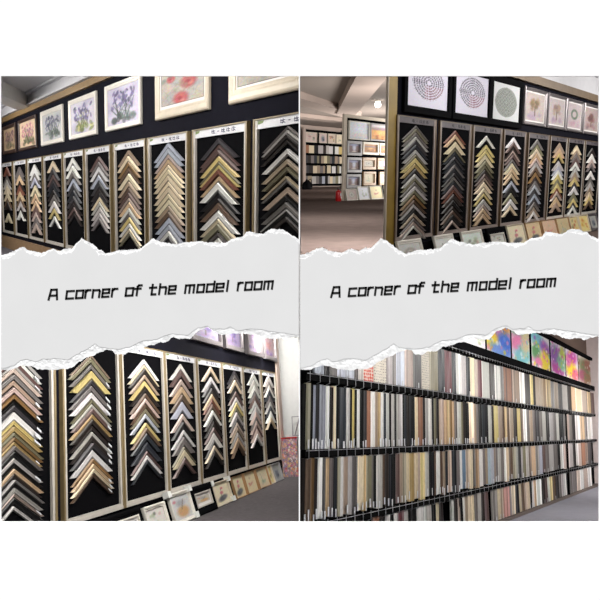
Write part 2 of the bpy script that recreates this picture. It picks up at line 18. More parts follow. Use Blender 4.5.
TOP_EDGE = [(0, 255.5), (10, 252.5), (23, 246.7), (30, 251), (42, 252.5), (53, 248.7), (60, 250.8), (67, 248.3), (72, 248.3), (77, 243.3), (81.7, 238), (87, 240.8), (93, 244.7), (100, 250), (107, 253.3), (120, 250), (140, 249), (147, 243.3), (153, 238.3), (160, 241.7), (167, 243), (177, 244.7), (183, 242.5), (200, 241.3), (210, 242.5), (225, 242.5), (233, 238.3), (243, 236.3), (247, 231.3), (253, 232.5), (262, 233.7), (272, 229), (280, 229.2), (287, 231.7), (293, 236.3), (299, 239)]
BOTTOM_OUT = [(0, 370), (10, 370), (22, 365.8), (30, 366), (38, 369), (50, 370), (67, 369), (72, 367.5), (80, 361.7), (87, 358), (93, 355.8), (100, 351.7), (107, 350), (113, 350.8), (115, 354), (123, 355), (130, 351.7), (137, 351), (145, 346.7), (153, 345), (160, 342.5), (167, 341.7), (173, 337.5), (180, 339), (190, 339), (198, 331), (207, 327.5), (214, 331.7), (220, 335), (233, 333.3), (242, 333.3), (248, 334), (258, 335), (262, 337.5), (272, 339), (280, 338.3), (285, 339.7), (293, 337.5), (299, 336.7)]
BOTTOM_IN = [(0, 369), (13, 365.8), (22, 360), (28, 359), (35, 361.7), (45, 358.7), (55, 358.3), (67, 359.7), (77, 355), (85, 350), (95, 344), (100, 347), (107, 348), (117, 349), (130, 347), (135, 344), (142, 340.8), (150, 340), (157, 339), (167, 335), (172, 334), (187, 335), (198, 328), (207, 325.8), (213, 329), (225, 329), (230, 326.7), (238, 330.8), (250, 328.3), (258, 329.2), (270, 330.8), (283, 333), (295, 334.7), (299, 335)]


def lin(c):
    c = c / 255.0
    return c / 12.92 if c <= 0.04045 else ((c + 0.055) / 1.055) ** 2.4
def L3(rgb, k=1.0):
    return tuple(min(1.0, lin(x) * k) for x in rgb)

# ------------------------------------------------------------------ materials
def new_mat(name):
    m = bpy.data.materials.new(name); m.use_nodes = True
    nt = m.node_tree
    return m, nt, nt.nodes['Principled BSDF']

def mat(name, rgb, rough=0.6, metal=0.0, noise=0.0, scale=8.0, spec=0.4, bump=0.0, stretch=(1, 1, 1)):
    m, nt, b = new_mat(name)
    col = L3(rgb) + (1,)
    b.inputs['Base Color'].default_value = col
    b.inputs['Roughness'].default_value = rough
    b.inputs['Metallic'].default_value = metal
    b.inputs['Specular IOR Level'].default_value = spec
    if noise > 0 or bump > 0:
        tc = nt.nodes.new('ShaderNodeTexCoord'); mp = nt.nodes.new('ShaderNodeMapping')
        mp.inputs['Scale'].default_value = stretch
        nz = nt.nodes.new('ShaderNodeTexNoise'); nz.inputs['Scale'].default_value = scale; nz.inputs['Detail'].default_value = 5
        nt.links.new(tc.outputs['Object'], mp.inputs[0]); nt.links.new(mp.outputs[0], nz.inputs['Vector'])
        if noise > 0:
            rp = nt.nodes.new('ShaderNodeValToRGB')
            lo = tuple(x * (1 - noise) for x in col[:3]) + (1,); hi = tuple(min(1, x * (1 + noise)) for x in col[:3]) + (1,)
            rp.color_ramp.elements[0].color = lo; rp.color_ramp.elements[1].color = hi
            rp.color_ramp.elements[0].position = 0.3; rp.color_ramp.elements[1].position = 0.7
            nt.links.new(nz.outputs['Fac'], rp.inputs[0]); nt.links.new(rp.outputs[0], b.inputs['Base Color'])
        if bump > 0:
            bp = nt.nodes.new('ShaderNodeBump'); bp.inputs['Strength'].default_value = bump; bp.inputs['Distance'].default_value = 0.02
            nt.links.new(nz.outputs['Fac'], bp.inputs['Height']); nt.links.new(bp.outputs[0], b.inputs['Normal'])
    return m

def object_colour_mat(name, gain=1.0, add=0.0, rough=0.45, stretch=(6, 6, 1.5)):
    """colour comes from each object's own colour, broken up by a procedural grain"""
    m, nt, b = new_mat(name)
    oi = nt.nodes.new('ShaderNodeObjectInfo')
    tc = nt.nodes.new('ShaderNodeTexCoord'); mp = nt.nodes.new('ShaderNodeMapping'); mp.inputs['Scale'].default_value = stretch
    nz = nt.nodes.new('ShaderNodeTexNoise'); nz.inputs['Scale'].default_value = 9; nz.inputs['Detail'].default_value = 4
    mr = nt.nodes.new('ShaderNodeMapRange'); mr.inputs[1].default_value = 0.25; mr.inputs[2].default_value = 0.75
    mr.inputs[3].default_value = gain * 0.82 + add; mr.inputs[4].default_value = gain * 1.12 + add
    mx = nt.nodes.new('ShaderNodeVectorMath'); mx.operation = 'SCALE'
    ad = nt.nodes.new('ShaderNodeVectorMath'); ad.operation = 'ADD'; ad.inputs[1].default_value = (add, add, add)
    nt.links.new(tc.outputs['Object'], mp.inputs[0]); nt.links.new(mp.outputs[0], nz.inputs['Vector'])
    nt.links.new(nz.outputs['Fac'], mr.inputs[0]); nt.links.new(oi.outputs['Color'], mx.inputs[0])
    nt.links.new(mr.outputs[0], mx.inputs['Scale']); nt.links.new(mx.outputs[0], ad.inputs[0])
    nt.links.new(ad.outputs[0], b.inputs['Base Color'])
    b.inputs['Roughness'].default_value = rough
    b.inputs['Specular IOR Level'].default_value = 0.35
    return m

def painted_mat(name, rough=0.6):
    m, nt, b = new_mat(name)
    at = nt.nodes.new('ShaderNodeAttribute'); at.attribute_name = 'Col'
    nt.links.new(at.outputs['Color'], b.inputs['Base Color'])
    b.inputs['Roughness'].default_value = rough; b.inputs['Specular IOR Level'].default_value = 0.25
    return m

def dotted_mat(name, base, dot, scale=34.0, size=0.3):
    m, nt, b = new_mat(name)
    tc = nt.nodes.new('ShaderNodeTexCoord'); mp = nt.nodes.new('ShaderNodeMapping'); mp.inputs['Scale'].default_value = (1, 0.02, 1)
    vo = nt.nodes.new('ShaderNodeTexVoronoi'); vo.inputs['Scale'].default_value = scale; vo.inputs['Randomness'].default_value = 0.25
    rp = nt.nodes.new('ShaderNodeValToRGB'); rp.color_ramp.elements[0].position = size; rp.color_ramp.elements[1].position = size + 0.12
    rp.color_ramp.elements[0].color = L3(dot) + (1,); rp.color_ramp.elements[1].color = L3(base) + (1,)
    nt.links.new(tc.outputs['Object'], mp.inputs[0]); nt.links.new(mp.outputs[0], vo.inputs['Vector'])
    nt.links.new(vo.outputs['Distance'], rp.inputs[0]); nt.links.new(rp.outputs[0], b.inputs['Base Color'])
    b.inputs['Roughness'].default_value = 0.6
    return m

def emit_mat(name, rgb, power):
    m, nt, b = new_mat(name)
    b.inputs['Base Color'].default_value = L3(rgb) + (1,)
    b.inputs['Emission Color'].default_value = L3(rgb) + (1,)
    b.inputs['Emission Strength'].default_value = power
    return m

M = dict(
    board=mat('white board', (250, 250, 250), 0.9, spec=0.1),
    paper=mat('light grey paper', (222, 222, 222), 0.95, spec=0.05, noise=0.012, scale=3),
    torn=mat('white torn fibre', (243, 243, 243), 1.0, spec=0.0, bump=0.9, scale=22, noise=.03),
    ink=mat('black ink', (10, 10, 10), 0.7),
    shell=mat('grey plaster', (150, 148, 145), 0.95, noise=0.05),
    navy=mat('dark navy felt', (16, 16, 26), 0.95, noise=0.12, scale=5, spec=0.1),
    velvet=mat('black velvet', (7, 7, 10), 1.0, noise=0.2, scale=12, spec=0.05),
    silver=mat('pale silver paint', (198, 192, 184), 0.4, noise=0.06, scale=10),
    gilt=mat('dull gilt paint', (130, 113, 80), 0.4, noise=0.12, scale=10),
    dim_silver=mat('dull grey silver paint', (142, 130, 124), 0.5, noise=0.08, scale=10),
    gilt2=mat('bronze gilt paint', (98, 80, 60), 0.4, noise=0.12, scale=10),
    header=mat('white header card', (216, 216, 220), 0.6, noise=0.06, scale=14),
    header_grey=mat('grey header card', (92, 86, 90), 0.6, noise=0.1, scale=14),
    glyph=mat('dark blue ink', (58, 60, 92), 0.6),
    glyph_dark=mat('grey ink', (70, 66, 74), 0.6),
    emblem=mat('green ink', (120, 138, 84), 0.6),
    white=mat('white lacquer', (228, 224, 214), 0.4, noise=0.04),
    ivory=mat('ivory lacquer', (206, 194, 174), 0.4, noise=0.05),
    blackframe=mat('black lacquer', (9, 9, 12), 0.9, noise=0.1, spec=0.04),
    darkwood=mat('dark brown wood', (64, 48, 42), 0.45, noise=0.2, scale=12),
    pewter=mat('pewter metal', (128, 122, 124), 0.3, metal=0.4, noise=0.08),
    greyframe=mat('grey painted wood', (150, 148, 150), 0.5, noise=0.08),
    tanframe=mat('tan wood', (170, 132, 92), 0.5, noise=0.1),
    foam=mat('white foam', (236, 238, 234), 0.9),
    mat_white=mat('white mount board', (226, 222, 220), 0.8),
    tag=mat('pale plastic tag', (206, 208, 212), 0.5, noise=0.1, scale=20),
    wire=mat('bare steel wire', (170, 170, 174), 0.35, metal=0.3),
    shelf=mat('black steel shelf', (7, 7, 8), 0.9, noise=0.1, spec=0.05),
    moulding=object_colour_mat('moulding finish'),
    moulding_light=object_colour_mat('moulding light edge', 1.2, 0.16),  # two-tone pale edge, with a highlight for dark finishes added into its colour
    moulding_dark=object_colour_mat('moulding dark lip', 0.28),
    art=painted_mat('painted canvas'),
    red_dot=dotted_mat('red dotted print', (214, 200, 188), (196, 88, 72), 22.0, 0.40),
    grey_dot=dotted_mat('grey dotted print', (208, 200, 186), (130, 124, 118), 26.0, 0.22),
    plinth=mat('tan plywood', (150, 122, 92), 0.6, noise=0.12, scale=6, stretch=(1, 1, 4)),
    carpet_grey=mat('grey carpet', (112, 110, 116), 1.0, noise=0.18, scale=18, spec=0.0, bump=0.2),
    carpet_brown=mat('brown grey carpet', (96, 84, 80), 1.0, noise=0.12, scale=3, spec=0.0),
    carpet_dark=mat('charcoal carpet', (92, 88, 90), 1.0, noise=0.12, scale=14, spec=0.0),
    floor_blue=mat('blue grey vinyl', (150, 150, 162), 0.6, noise=0.06, scale=4),
    ceiling_white=mat('white painted ceiling', (196, 196, 200), 0.9, noise=0.03),
    ceiling_brown=mat('warm grey ceiling', (150, 138, 130), 0.95, noise=0.05, scale=0.3),
    plaster_pink=mat('pinkish plaster', (184, 166, 156), 0.95, noise=0.04, scale=0.4),
    wall_white=mat('white wall paint', (206, 206, 204), 0.9, noise=0.03),
    wall_mauve=mat('pale mauve wall paint', (224, 208, 206), 0.9, noise=0.04),
    cornice=mat('gold brown cornice', (140, 114, 78), 0.45, noise=0.1, scale=6),
    cream_post=mat('cream painted post', (206, 194, 178), 0.7, noise=0.05),
    gold=mat('brushed gold trim', (140, 114, 44), 0.5, metal=0.1, noise=0.15, scale=5),
    red=mat('red enamel', (176, 26, 30), 0.3, noise=0.05),
    bag=mat('black nylon', (10, 9, 11), 0.95, spec=.05, noise=0.2, scale=6),
    hose=mat('black rubber', (20, 20, 20), 0.6),
    glow=emit_mat('lit lamp diffuser', (255, 250, 240), 9.0),
)

# ------------------------------------------------------------------ mesh helpers
class MB:
    def __init__(s): s.v = []; s.f = []; s.m = []
    def face(s, pts, mi=0):
        i = len(s.v); s.v += [tuple(p) for p in pts]; s.f.append(tuple(range(i, i + len(pts)))); s.m.append(mi)
    def box(s, x0, x1, y0, y1, z0, z1, mi=0):
        P = [(x0, y0, z0), (x1, y0, z0), (x1, y1, z0), (x0, y1, z0), (x0, y0, z1), (x1, y0, z1), (x1, y1, z1), (x0, y1, z1)]
        i = len(s.v); s.v += P
        for q in ((0, 3, 2, 1), (4, 5, 6, 7), (0, 1, 5, 4), (1, 2, 6, 5), (2, 3, 7, 6), (3, 0, 4, 7)):
            s.f.append(tuple(i + k for k in q)); s.m.append(mi)
    def bar(s, a, b, half, y0, y1, mi=0):
        """flat bar between two xz points"""
        a = Vector(a); b = Vector(b); d = (b - a).normalized(); n = Vector((-d.y, d.x)) * half
        p = [a + n, a - n, b - n, b + n]
        i = len(s.v)
        s.v += [(q.x, y0, q.y) for q in p] + [(q.x, y1, q.y) for q in p]
        for q in ((0, 1, 2, 3), (7, 6, 5, 4), (0, 4, 5, 1), (1, 5, 6, 2), (2, 6, 7, 3), (3, 7, 4, 0)):
            s.f.append(tuple(i + k for k in q)); s.m.append(mi)
    def tube(s, pts, r, n=6, mi=0):
        pts = [Vector(p) for p in pts]; rings = []
        for k, p in enumerate(pts):
            d = (pts[min(k + 1, len(pts) - 1)] - pts[max(k - 1, 0)]).normalized()
            u = d.cross(Vector((0.31, 0.87, 0.2))).normalized(); w = d.cross(u)
            i = len(s.v)
            rr = r[k] if isinstance(r, (list, tuple)) else r
            s.v += [tuple(p + (u * math.cos(2 * PI * j / n) + w * math.sin(2 * PI * j / n)) * rr) for j in range(n)]
            rings.append(i)
        for a, b in zip(rings, rings[1:]):
            for j in range(n):
                s.f.append((a + j, a + (j + 1) % n, b + (j + 1) % n, b + j)); s.m.append(mi)
        s.f.append(tuple(rings[0] + j for j in range(n))[::-1]); s.m.append(mi)
        s.f.append(tuple(rings[-1] + j for j in range(n))); s.m.append(mi)
    def lathe(s, prof, n=20, mi=0, cx=0, cy=0):
        i = len(s.v)
        for (r, z) in prof:
            s.v += [(cx + r * math.cos(2 * PI * j / n), cy + r * math.sin(2 * PI * j / n), z) for j in range(n)]
        for k in range(len(prof) - 1):
            for j in range(n):
                s.f.append((i + k * n + j, i + k * n + (j + 1) % n, i + (k + 1) * n + (j + 1) % n, i + (k + 1) * n + j)); s.m.append(mi)
    def frame(s, w, h, bar, prof, mi=0, x0=0.0, z0=0.0):
        """mitred picture frame, outer size w x h; prof = [(inset fraction, forward)] from outer edge inwards"""
        rings = []
        for (t, d) in prof:
            o = t * bar; i = len(s.v)
            s.v += [(x0 - w / 2 + o, -d, z0 + o), (x0 + w / 2 - o, -d, z0 + o), (x0 + w / 2 - o, -d, z0 + h - o), (x0 - w / 2 + o, -d, z0 + h - o)]
            rings.append(i)
        for k, (a, b) in enumerate(zip(rings, rings[1:])):
            for j in range(4):
                s.f.append((a + j, a + (j + 1) % 4, b + (j + 1) % 4, b + j)); s.m.append(mi if not isinstance(mi, (list, tuple)) else mi[k])
    def build(s, name, mats, parent=None, smooth=False):
        me = bpy.data.meshes.new(name); me.from_pydata(s.v, [], s.f)
        for m in (mats if isinstance(mats, (list, tuple)) else [mats]): me.materials.append(m)
        me.polygons.foreach_set('material_index', s.m)
        if smooth: me.polygons.foreach_set('use_smooth', [True] * len(s.f))
        me.validate(); me.update()
        bm = bmesh.new(); bm.from_mesh(me); bmesh.ops.recalc_face_normals(bm, faces=bm.faces); bm.to_mesh(me); bm.free()
        o = bpy.data.objects.new(name, me); COL.objects.link(o)
        if parent is not None: o.parent = parent
        return o

def tag(o, label=None, cat=None, group=None, kind=None):
    if label: o['label'] = label
    if cat: o['category'] = cat
    if group: o['group'] = group
    if kind: o['kind'] = kind
    return o
def empty(name, label, cat, group=None):
    o = bpy.data.objects.new(name, None); o.empty_display_size = 0.1; COL.objects.link(o)
    return tag(o, label, cat, group)
ROOM = {k: Matrix([list(R[0]) + [O[0]], list(R[1]) + [O[1]], list(R[2]) + [O[2]], [0, 0, 0, 1]]) for k, (R, O) in ROOMS.items()}
def put(o, room, s, n, h, tilt=0.0, turn=0.0):
    """stand a thing in a room: s along its wall, n out from the wall, h up"""
    o.matrix_world = ROOM[room] @ Matrix.Translation((s, -n, h)) @ Matrix.Rotation(turn, 4, 'Z') @ Matrix.Rotation(-tilt, 4, 'X')
    return o
def clip_tree(o, room):
    for ch in o.children_recursive: trim(ch, room)
def cut(o, world_point, world_normal):
    """trim a mesh where it meets a partition: keeps the side the normal points to"""
    top = o
    while top.parent is not None: top = top.parent
    mw = top.matrix_world
    inv = mw.inverted()
    co = inv @ Vector(world_point); no = (mw.to_3x3().transposed() @ Vector(world_normal)).normalized()
    bm = bmesh.new(); bm.from_mesh(o.data)
    g = bm.verts[:] + bm.edges[:] + bm.faces[:]
    bmesh.ops.bisect_plane(bm, geom=g, plane_co=co, plane_no=no, clear_inner=True)
    bm.to_mesh(o.data); bm.free(); return o
QUAD = dict(TL=(-1, 1), TR=(1, 1), BL=(-1, -1), BR=(1, -1))
def trim(o, room, eps=0.012, front=7.06):
    sx, sz = QUAD[room]
    cut(o, (sx * eps, 0, 0), (sx, 0, 0)); cut(o, (0, 0, sz * eps), (0, 0, sz)); cut(o, (0, front, 0), (0, 1, 0))
    return o
def shell(name, room, boxes, m, frame_cut=True):
    mb = MB()
    for b in boxes: mb.box(*b)
    o = mb.build(name, m); put(o, room, 0, 0, 0)
    if frame_cut: trim(o, room)
    o['kind'] = 'structure'
    return o

# ------------------------------------------------------------------ painted pictures (vertex colours on a fine grid)
class Img:
    def __init__(s, w, h, base, grain=0.03):
        s.w, s.h = w, h
        s.a = np.ones((h, w, 3)) * np.array(base) / 255.0
        s.X, s.Y = np.meshgrid((np.arange(w) + .5) / w, (np.arange(h) + .5) / h)
        s.grain = grain
    def mixm(s, mask, c):
        mask = np.clip(mask, 0, 1)[..., None]; s.a = s.a * (1 - mask) + np.array(c) / 255.0 * mask
    def blob(s, x, y, rx, ry, c, al=1.0, soft=0.35, rot=0.0):
        dx, dy = s.X - x, s.Y - y
        u = (dx * math.cos(rot) + dy * math.sin(rot)) / rx; v = (-dx * math.sin(rot) + dy * math.cos(rot)) / ry
        r = np.sqrt(u * u + v * v); s.mixm(al * np.clip((1 + soft - r) / (2 * soft), 0, 1), c)
    def line(s, x0, y0, x1, y1, w, c, al=1.0):
        dx, dy = x1 - x0, y1 - y0; L = dx * dx + dy * dy + 1e-9
        t = np.clip(((s.X - x0) * dx + (s.Y - y0) * dy) / L, 0, 1)
        r = np.hypot(s.X - x0 - t * dx, s.Y - y0 - t * dy)
        s.mixm(al * np.clip(1.5 - r / w, 0, 1), c)
    def rect(s, x0, x1, y0, y1, c, al=1.0):
        s.mixm(al * ((s.X >= x0) & (s.X <= x1) & (s.Y >= y0) & (s.Y <= y1)).astype(float), c)
    def border(s, b, c, al=1.0, bx=None):
        bx = b if bx is None else bx
        s.mixm(al * ((s.X < bx) | (s.X > 1 - bx) | (s.Y < b) | (s.Y > 1 - b)).astype(float), c)
    def mesh(s, name, w, h, parent, y=-0.01, z0=0.0):
        a = np.clip(s.a + rng.normal(0, s.grain, s.a.shape), 0, 1)
        a = np.where(a <= 0.04045, a / 12.92, ((a + 0.055) / 1.055) ** 2.4)
        nx, nz = s.w, s.h
        xs = np.linspace(-w / 2, w / 2, nx); zs = np.linspace(z0, z0 + h, nz)
        v = [(x, y, z) for z in zs for x in xs]
        f = [(j * nx + i, j * nx + i + 1, (j + 1) * nx + i + 1, (j + 1) * nx + i) for j in range(nz - 1) for i in range(nx - 1)]
        me = bpy.data.meshes.new(name); me.from_pydata(v, [], f); me.materials.append(M['art'])
        at = me.color_attributes.new('Col', 'FLOAT_COLOR', 'POINT')
        rgba = np.ones((nx * nz, 4), dtype=np.float32); rgba[:, :3] = a.reshape(-1, 3)
        at.data.foreach_set('color', rgba.ravel()); me.update()
        o = bpy.data.objects.new(name, me); COL.objects.link(o); o.parent = parent
        return o
R = random.uniform
def scatter(im, n, x0, x1, y0, y1, r0, r1, cols, al=0.8, soft=0.5):
    for _ in range(n):
        im.blob(R(x0, x1), R(y0, y1), R(r0, r1), R(r0, r1), random.choice(cols), al * R(.6, 1), soft, R(0, 3))

def art_iris(petal, leaf, bg, base, tall=0.62, n=34):
    im = Img(48, 56, tuple(int(c * .95) for c in bg))
    petal = [tuple(int(c * .82) for c in p) for p in petal]; leaf = tuple(int(c * .78) for c in leaf)
    scatter(im, 16, .05, .95, .05, .95, .08, .2, [tuple(min(255, c + 14) for c in bg), tuple(c - 18 for c in bg), petal[0]], .3)
    scatter(im, 14, .2, .85, .1, .3, .04, .11, [leaf, tuple(int(c * .75) for c in leaf), base], .8, .25)
    for _ in range(26):
        x = R(.32, .68); im.line(x, .18, x + R(-.28, .28), R(.4, tall + .12), .009, random.choice([leaf, tuple(int(c * .7) for c in leaf), tuple(min(255, c + 50) for c in leaf)]), .85)
    for _ in range(n):
        x, y = R(.16, .84), R(.4, tall + .24)
        im.blob(x, y, R(.02, .045), R(.04, .085), random.choice(petal), R(.7, 1), .2, R(-.9, .9))
    for _ in range(14):
        im.blob(R(.2, .8), R(.4, tall + .2), R(.012, .025), R(.02, .05), tuple(min(255, int(c * 1.5)) for c in random.choice(petal)), .8, .2, R(-.9, .9))
    return im
def art_rose():
    im = Img(46, 46, (214, 206, 194))
    scatter(im, 26, 0, 1, 0, 1, .06, .14, [(196, 200, 196), (226, 206, 190), (178, 186, 190), (210, 196, 160), (190, 176, 170)], .7)
    for _ in range(18): im.line(R(0, 1), R(0, 1), R(0, 1), R(0, 1), .008, (150, 150, 140), .4)
    for (x, y, r) in ((.66, .55, .17), (.48, .14, .17), (.25, .74, .10), (.85, .85, .12)):
        im.blob(x, y, r, r, (208, 88, 92), .95, .3); im.blob(x, y + r * .1, r * .65, r * .6, (226, 120, 116), .8, .4)
        im.blob(x - r * .1, y, r * .34, r * .3, (176, 50, 66), .8, .5); im.blob(x + r * .3, y - r * .4, r * .3, r * .22, (236, 160, 150), .7, .5)
    scatter(im, 10, 0, 1, .3, 1, .04, .08, [(150, 160, 130), (170, 160, 140), (126, 134, 130)], .7)
    im.a *= .84; im.border(.022, (40, 30, 36)); return im
def art_dark_rose():
    im = Img(56, 34, (198, 190, 178))
    scatter(im, 30, 0, 1, 0, 1, .05, .12, [(170, 172, 160), (208, 190, 176), (150, 150, 140), (212, 204, 190)], .7)
    for (x, y, r) in ((.25, .62, .13), (.34, .78, .12), (.84, .84, .11), (.5, .5, .10)):
        im.blob(x, y, r * .8, r * 1.4, (186, 74, 84), .95, .3); im.blob(x, y, r * .4, r * .8, (210, 116, 116), .8, .4)
    scatter(im, 6, .5, .75, .5, .8, .06, .1, [(96, 104, 84), (120, 122, 104)], .85)
    im.a *= .84; im.border(.035, (40, 30, 36), bx=.02); return im
def art_spiral(tint):
    im = Img(72, 72, (206, 203, 218), .015)
    cx, cy = .52, .56
    d = np.hypot(im.X - cx, im.Y - cy); an = np.arctan2(im.Y - cy, im.X - cx)
    ring = (np.sin(d * 2 * PI / .056) > -.45) & (d > .05) & (d < .39)
    tick = (np.sin(an * np.round(d / .056) * 8) > -.8)
    im.mixm((ring & tick) * .85, (74, 70, 84))
    if tint: im.mixm(((ring & tick) & (im.Y < cy - .06) & (im.X > cx - .1)) * .4, tint)
    return im
def art_maze():
    im = Img(64, 64, (200, 202, 204), .015)
    d = np.hypot((im.X - .5), (im.Y - .5))
    im.mixm((d < .40) * 1.0, (150, 154, 148))
    k = ((np.sin(d * 2 * PI / .042) > .1) & (d < .39)) | ((np.sin(im.X * 60) * np.sin(im.Y * 60) > .35) & (d < .36))
    im.mixm(k * .7, (92, 98, 94)); return im
def art_tree(crown, bg, low, ring=False):
    im = Img(32, 38, bg)
    scatter(im, 8, .1, .9, .1, .9, .1, .2, [tuple(min(255, c + 8) for c in bg), tuple(c - 10 for c in bg)], .4)
    scatter(im, 9, .2, .8, .1, .25, .06, .1, low, .6)
    if ring:
        for a in range(16): im.blob(.5 + .2 * math.cos(a * PI / 8), .56 + .17 * math.sin(a * PI / 8), .06, .05, random.choice(crown), .8)
    else:
        im.line(.5, .2, .5, .5, .025, (110, 84, 64), .8); scatter(im, 22, .3, .7, .42, .76, .05, .09, crown, .8)
    g = im.a.mean(axis=2, keepdims=True); im.a = (im.a * .75 + g * .25) * .86
    return im
def art_lotus(bg, kind):
    im = Img(26, 34, bg, .02)
    scatter(im, 5, .1, .9, .1, .9, .1, .2, [tuple(max(0, c - 10) for c in bg)], .4)
    if kind == 0:
        im.blob(.5, .24, .27, .13, (70, 74, 82), .9, .35, .3); im.blob(.62, .28, .14, .07, (110, 112, 116), .8, .4)
        im.line(.42, .3, .48, .72, .014, (110, 110, 90)); im.blob(.5, .52, .1, .08, (196, 110, 120), .9); im.blob(.55, .74, .07, .06, (196, 100, 116), .9)
    elif kind == 1:
        im.line(.5, .2, .5, .75, .012, (150, 120, 100)); im.blob(.5, .4, .2, .05, (196, 130, 120), .8, .5, .4); im.blob(.5, .7, .08, .06, (190, 170, 140), .9); im.blob(.36, .44, .06, .05, (190, 90, 90), .7)
    elif kind == 2:
        scatter(im, 8, .25, .75, .2, .5, .05, .1, [(150, 170, 140), (180, 170, 160), (170, 186, 170)], .7); im.line(.5, .2, .4, .75, .012, (140, 150, 120))
    elif kind == 3:
        im.blob(.55, .32, .3, .22, (196, 152, 104), .9, .3); im.blob(.5, .66, .2, .14, (150, 150, 156), .8, .5); im.blob(.2, .76, .08, .06, (190, 110, 120), .8); im.line(.5, .4, .66, .8, .016, (120, 100, 90))
    elif kind == 4:
        scatter(im, 9, .2, .8, .2, .85, .06, .1, [(150, 160, 130), (196, 150, 150), (90, 96, 84), (180, 190, 180)], .8)
    elif kind == 5:
        im.blob(.5, .45, .2, .32, (104, 110, 120), .9, .4); im.blob(.5, .7, .16, .1, (170, 170, 170), .8); im.blob(.6, .3, .12, .1, (70, 76, 88), .8)
    elif kind == 6:
        scatter(im, 8, .2, .8, .2, .8, .06, .12, [(200, 150, 60), (190, 90, 50), (110, 110, 90), (120, 60, 50)], .8)
    elif kind == 7:
        im.blob(.5, .5, .28, .3, (166, 160, 150), .9, .2); im.blob(.5, .5, .2, .22, (204, 200, 192), .9, .2); im.blob(.5, .5, .1, .12, (150, 146, 140), .9, .3)
    return im
def art_abstract(cols, bg=(232, 226, 230)):
    im = Img(44, 56, bg)
    for (x, y, rx, ry, c) in cols: im.blob(x, y, rx, ry, c, .95, .35, R(-.6, .6))
    pal = [c[4] for c in cols]
    scatter(im, 46, 0, 1, 0, 1, .015, .07, pal + [(240, 236, 236), pal[0], pal[-1]], .85, .3)
    return im
def art_fall():
    im = Img(20, 22, (112, 108, 124))
    im.blob(.5, .2, .6, .3, (110, 82, 78), .8); im.blob(.2, .5, .16, .4, (128, 96, 90), .7); im.blob(.8, .5, .16, .4, (130, 100, 92), .7)
    im.blob(.52, .55, .14, .4, (206, 208, 226), .95, .5); im.blob(.5, .86, .4, .12, (150, 156, 190), .8); im.blob(.5, .12, .2, .08, (214, 200, 190), .8)
    return im
def art_sunset(k=0):
    im = Img(22, 20, (206, 152, 92) if k == 0 else (176, 128, 84))
    im.blob(.5, .95, .8, .25, (206, 200, 208) if k == 0 else (190, 140, 100), .9); im.blob(.5, .72, .7, .1, (140, 122, 130), .7)
    scatter(im, 9, .05, .95, .02, .3, .04, .09, [(166, 96, 50), (210, 130, 60), (120, 80, 50)], .8)
    im.blob(.5, .5, .16, .12, (236, 190, 120), .7, .6); return im
def art_pale():
    im = Img(22, 20, (218, 220, 228)); im.blob(.5, .6, .3, .28, (232, 238, 252), .9, .7); im.blob(.55, .25, .3, .1, (226, 212, 204), .7, .6); return im
def art_floral_cloth():
    im = Img(60, 110, (150, 128, 132))
    pal = [(206, 150, 104), (186, 84, 84), (120, 112, 150), (216, 204, 204), (166, 96, 140), (214, 140, 140), (90, 84, 104), (206, 180, 110)]
    for _ in range(260):
        x, y, r = R(0, 1), R(0, 1), R(.018, .045); c = random.choice(pal)
        for a in range(5): im.blob(x + r * math.cos(a * 1.257), y + r * .55 * math.sin(a * 1.257), r * .6, r * .34, c, .9, .2)
        im.blob(x, y, r * .4, r * .25, random.choice(pal), .9, .2)
    return im

# ------------------------------------------------------------------ pictures
PROF_ROUND = [(0, 0), (0, .55), (.08, .85), (.25, 1.0), (.55, .86), (.72, .6), (.86, .66), (1, .5), (1, .1)]
PROF_FLAT = [(0, 0), (0, .9), (.06, 1.0), (.85, 1.0), (.93, .8), (1, .5), (1, .1)]
def picture(room, s0, s1, h0, h1, label, im, frame_m, bar=0.1, depth=0.06, mount=0.0, mount_m='mat_white', n=0.0, tilt=0.0, group=None, prof=PROF_ROUND, inner=None, name='framed_picture', cat='picture', gap=0.01):
    w, h = s1 - s0, h1 - h0
    t = empty(name, label, cat, group)
    mb = MB(); mb.frame(w, h, bar, [(a, b * depth) for a, b in prof]); mb.box(-w / 2 + .004, w / 2 - .004, 0, .004, .004, h - .004)
    mb.build('picture_frame', M[frame_m], t)
    iw, ih = w - 2 * bar, h - 2 * bar
    if inner:   # a second, narrower moulding inside the first
        mb = MB(); mb.frame(iw, ih, inner[1], [(a, b * depth * .8) for a, b in PROF_FLAT], z0=bar); mb.build('inner_lip', M[inner[0]], t)
        iw -= 2 * inner[1]; ih -= 2 * inner[1]
    y = -depth * .25
    if mount > 0:
        mb = MB(); mb.frame(iw, ih, mount, [(0, depth * .3), (.94, depth * .3), (1, depth * .22)], z0=(h - ih) / 2); mb.build('mount', M[mount_m], t)
        iw -= 2 * mount; ih -= 2 * mount
    im.mesh('artwork', iw, ih, t, y, (h - ih) / 2)
    put(t, room, (s0 + s1) / 2, n + gap, h0, tilt)
    return t

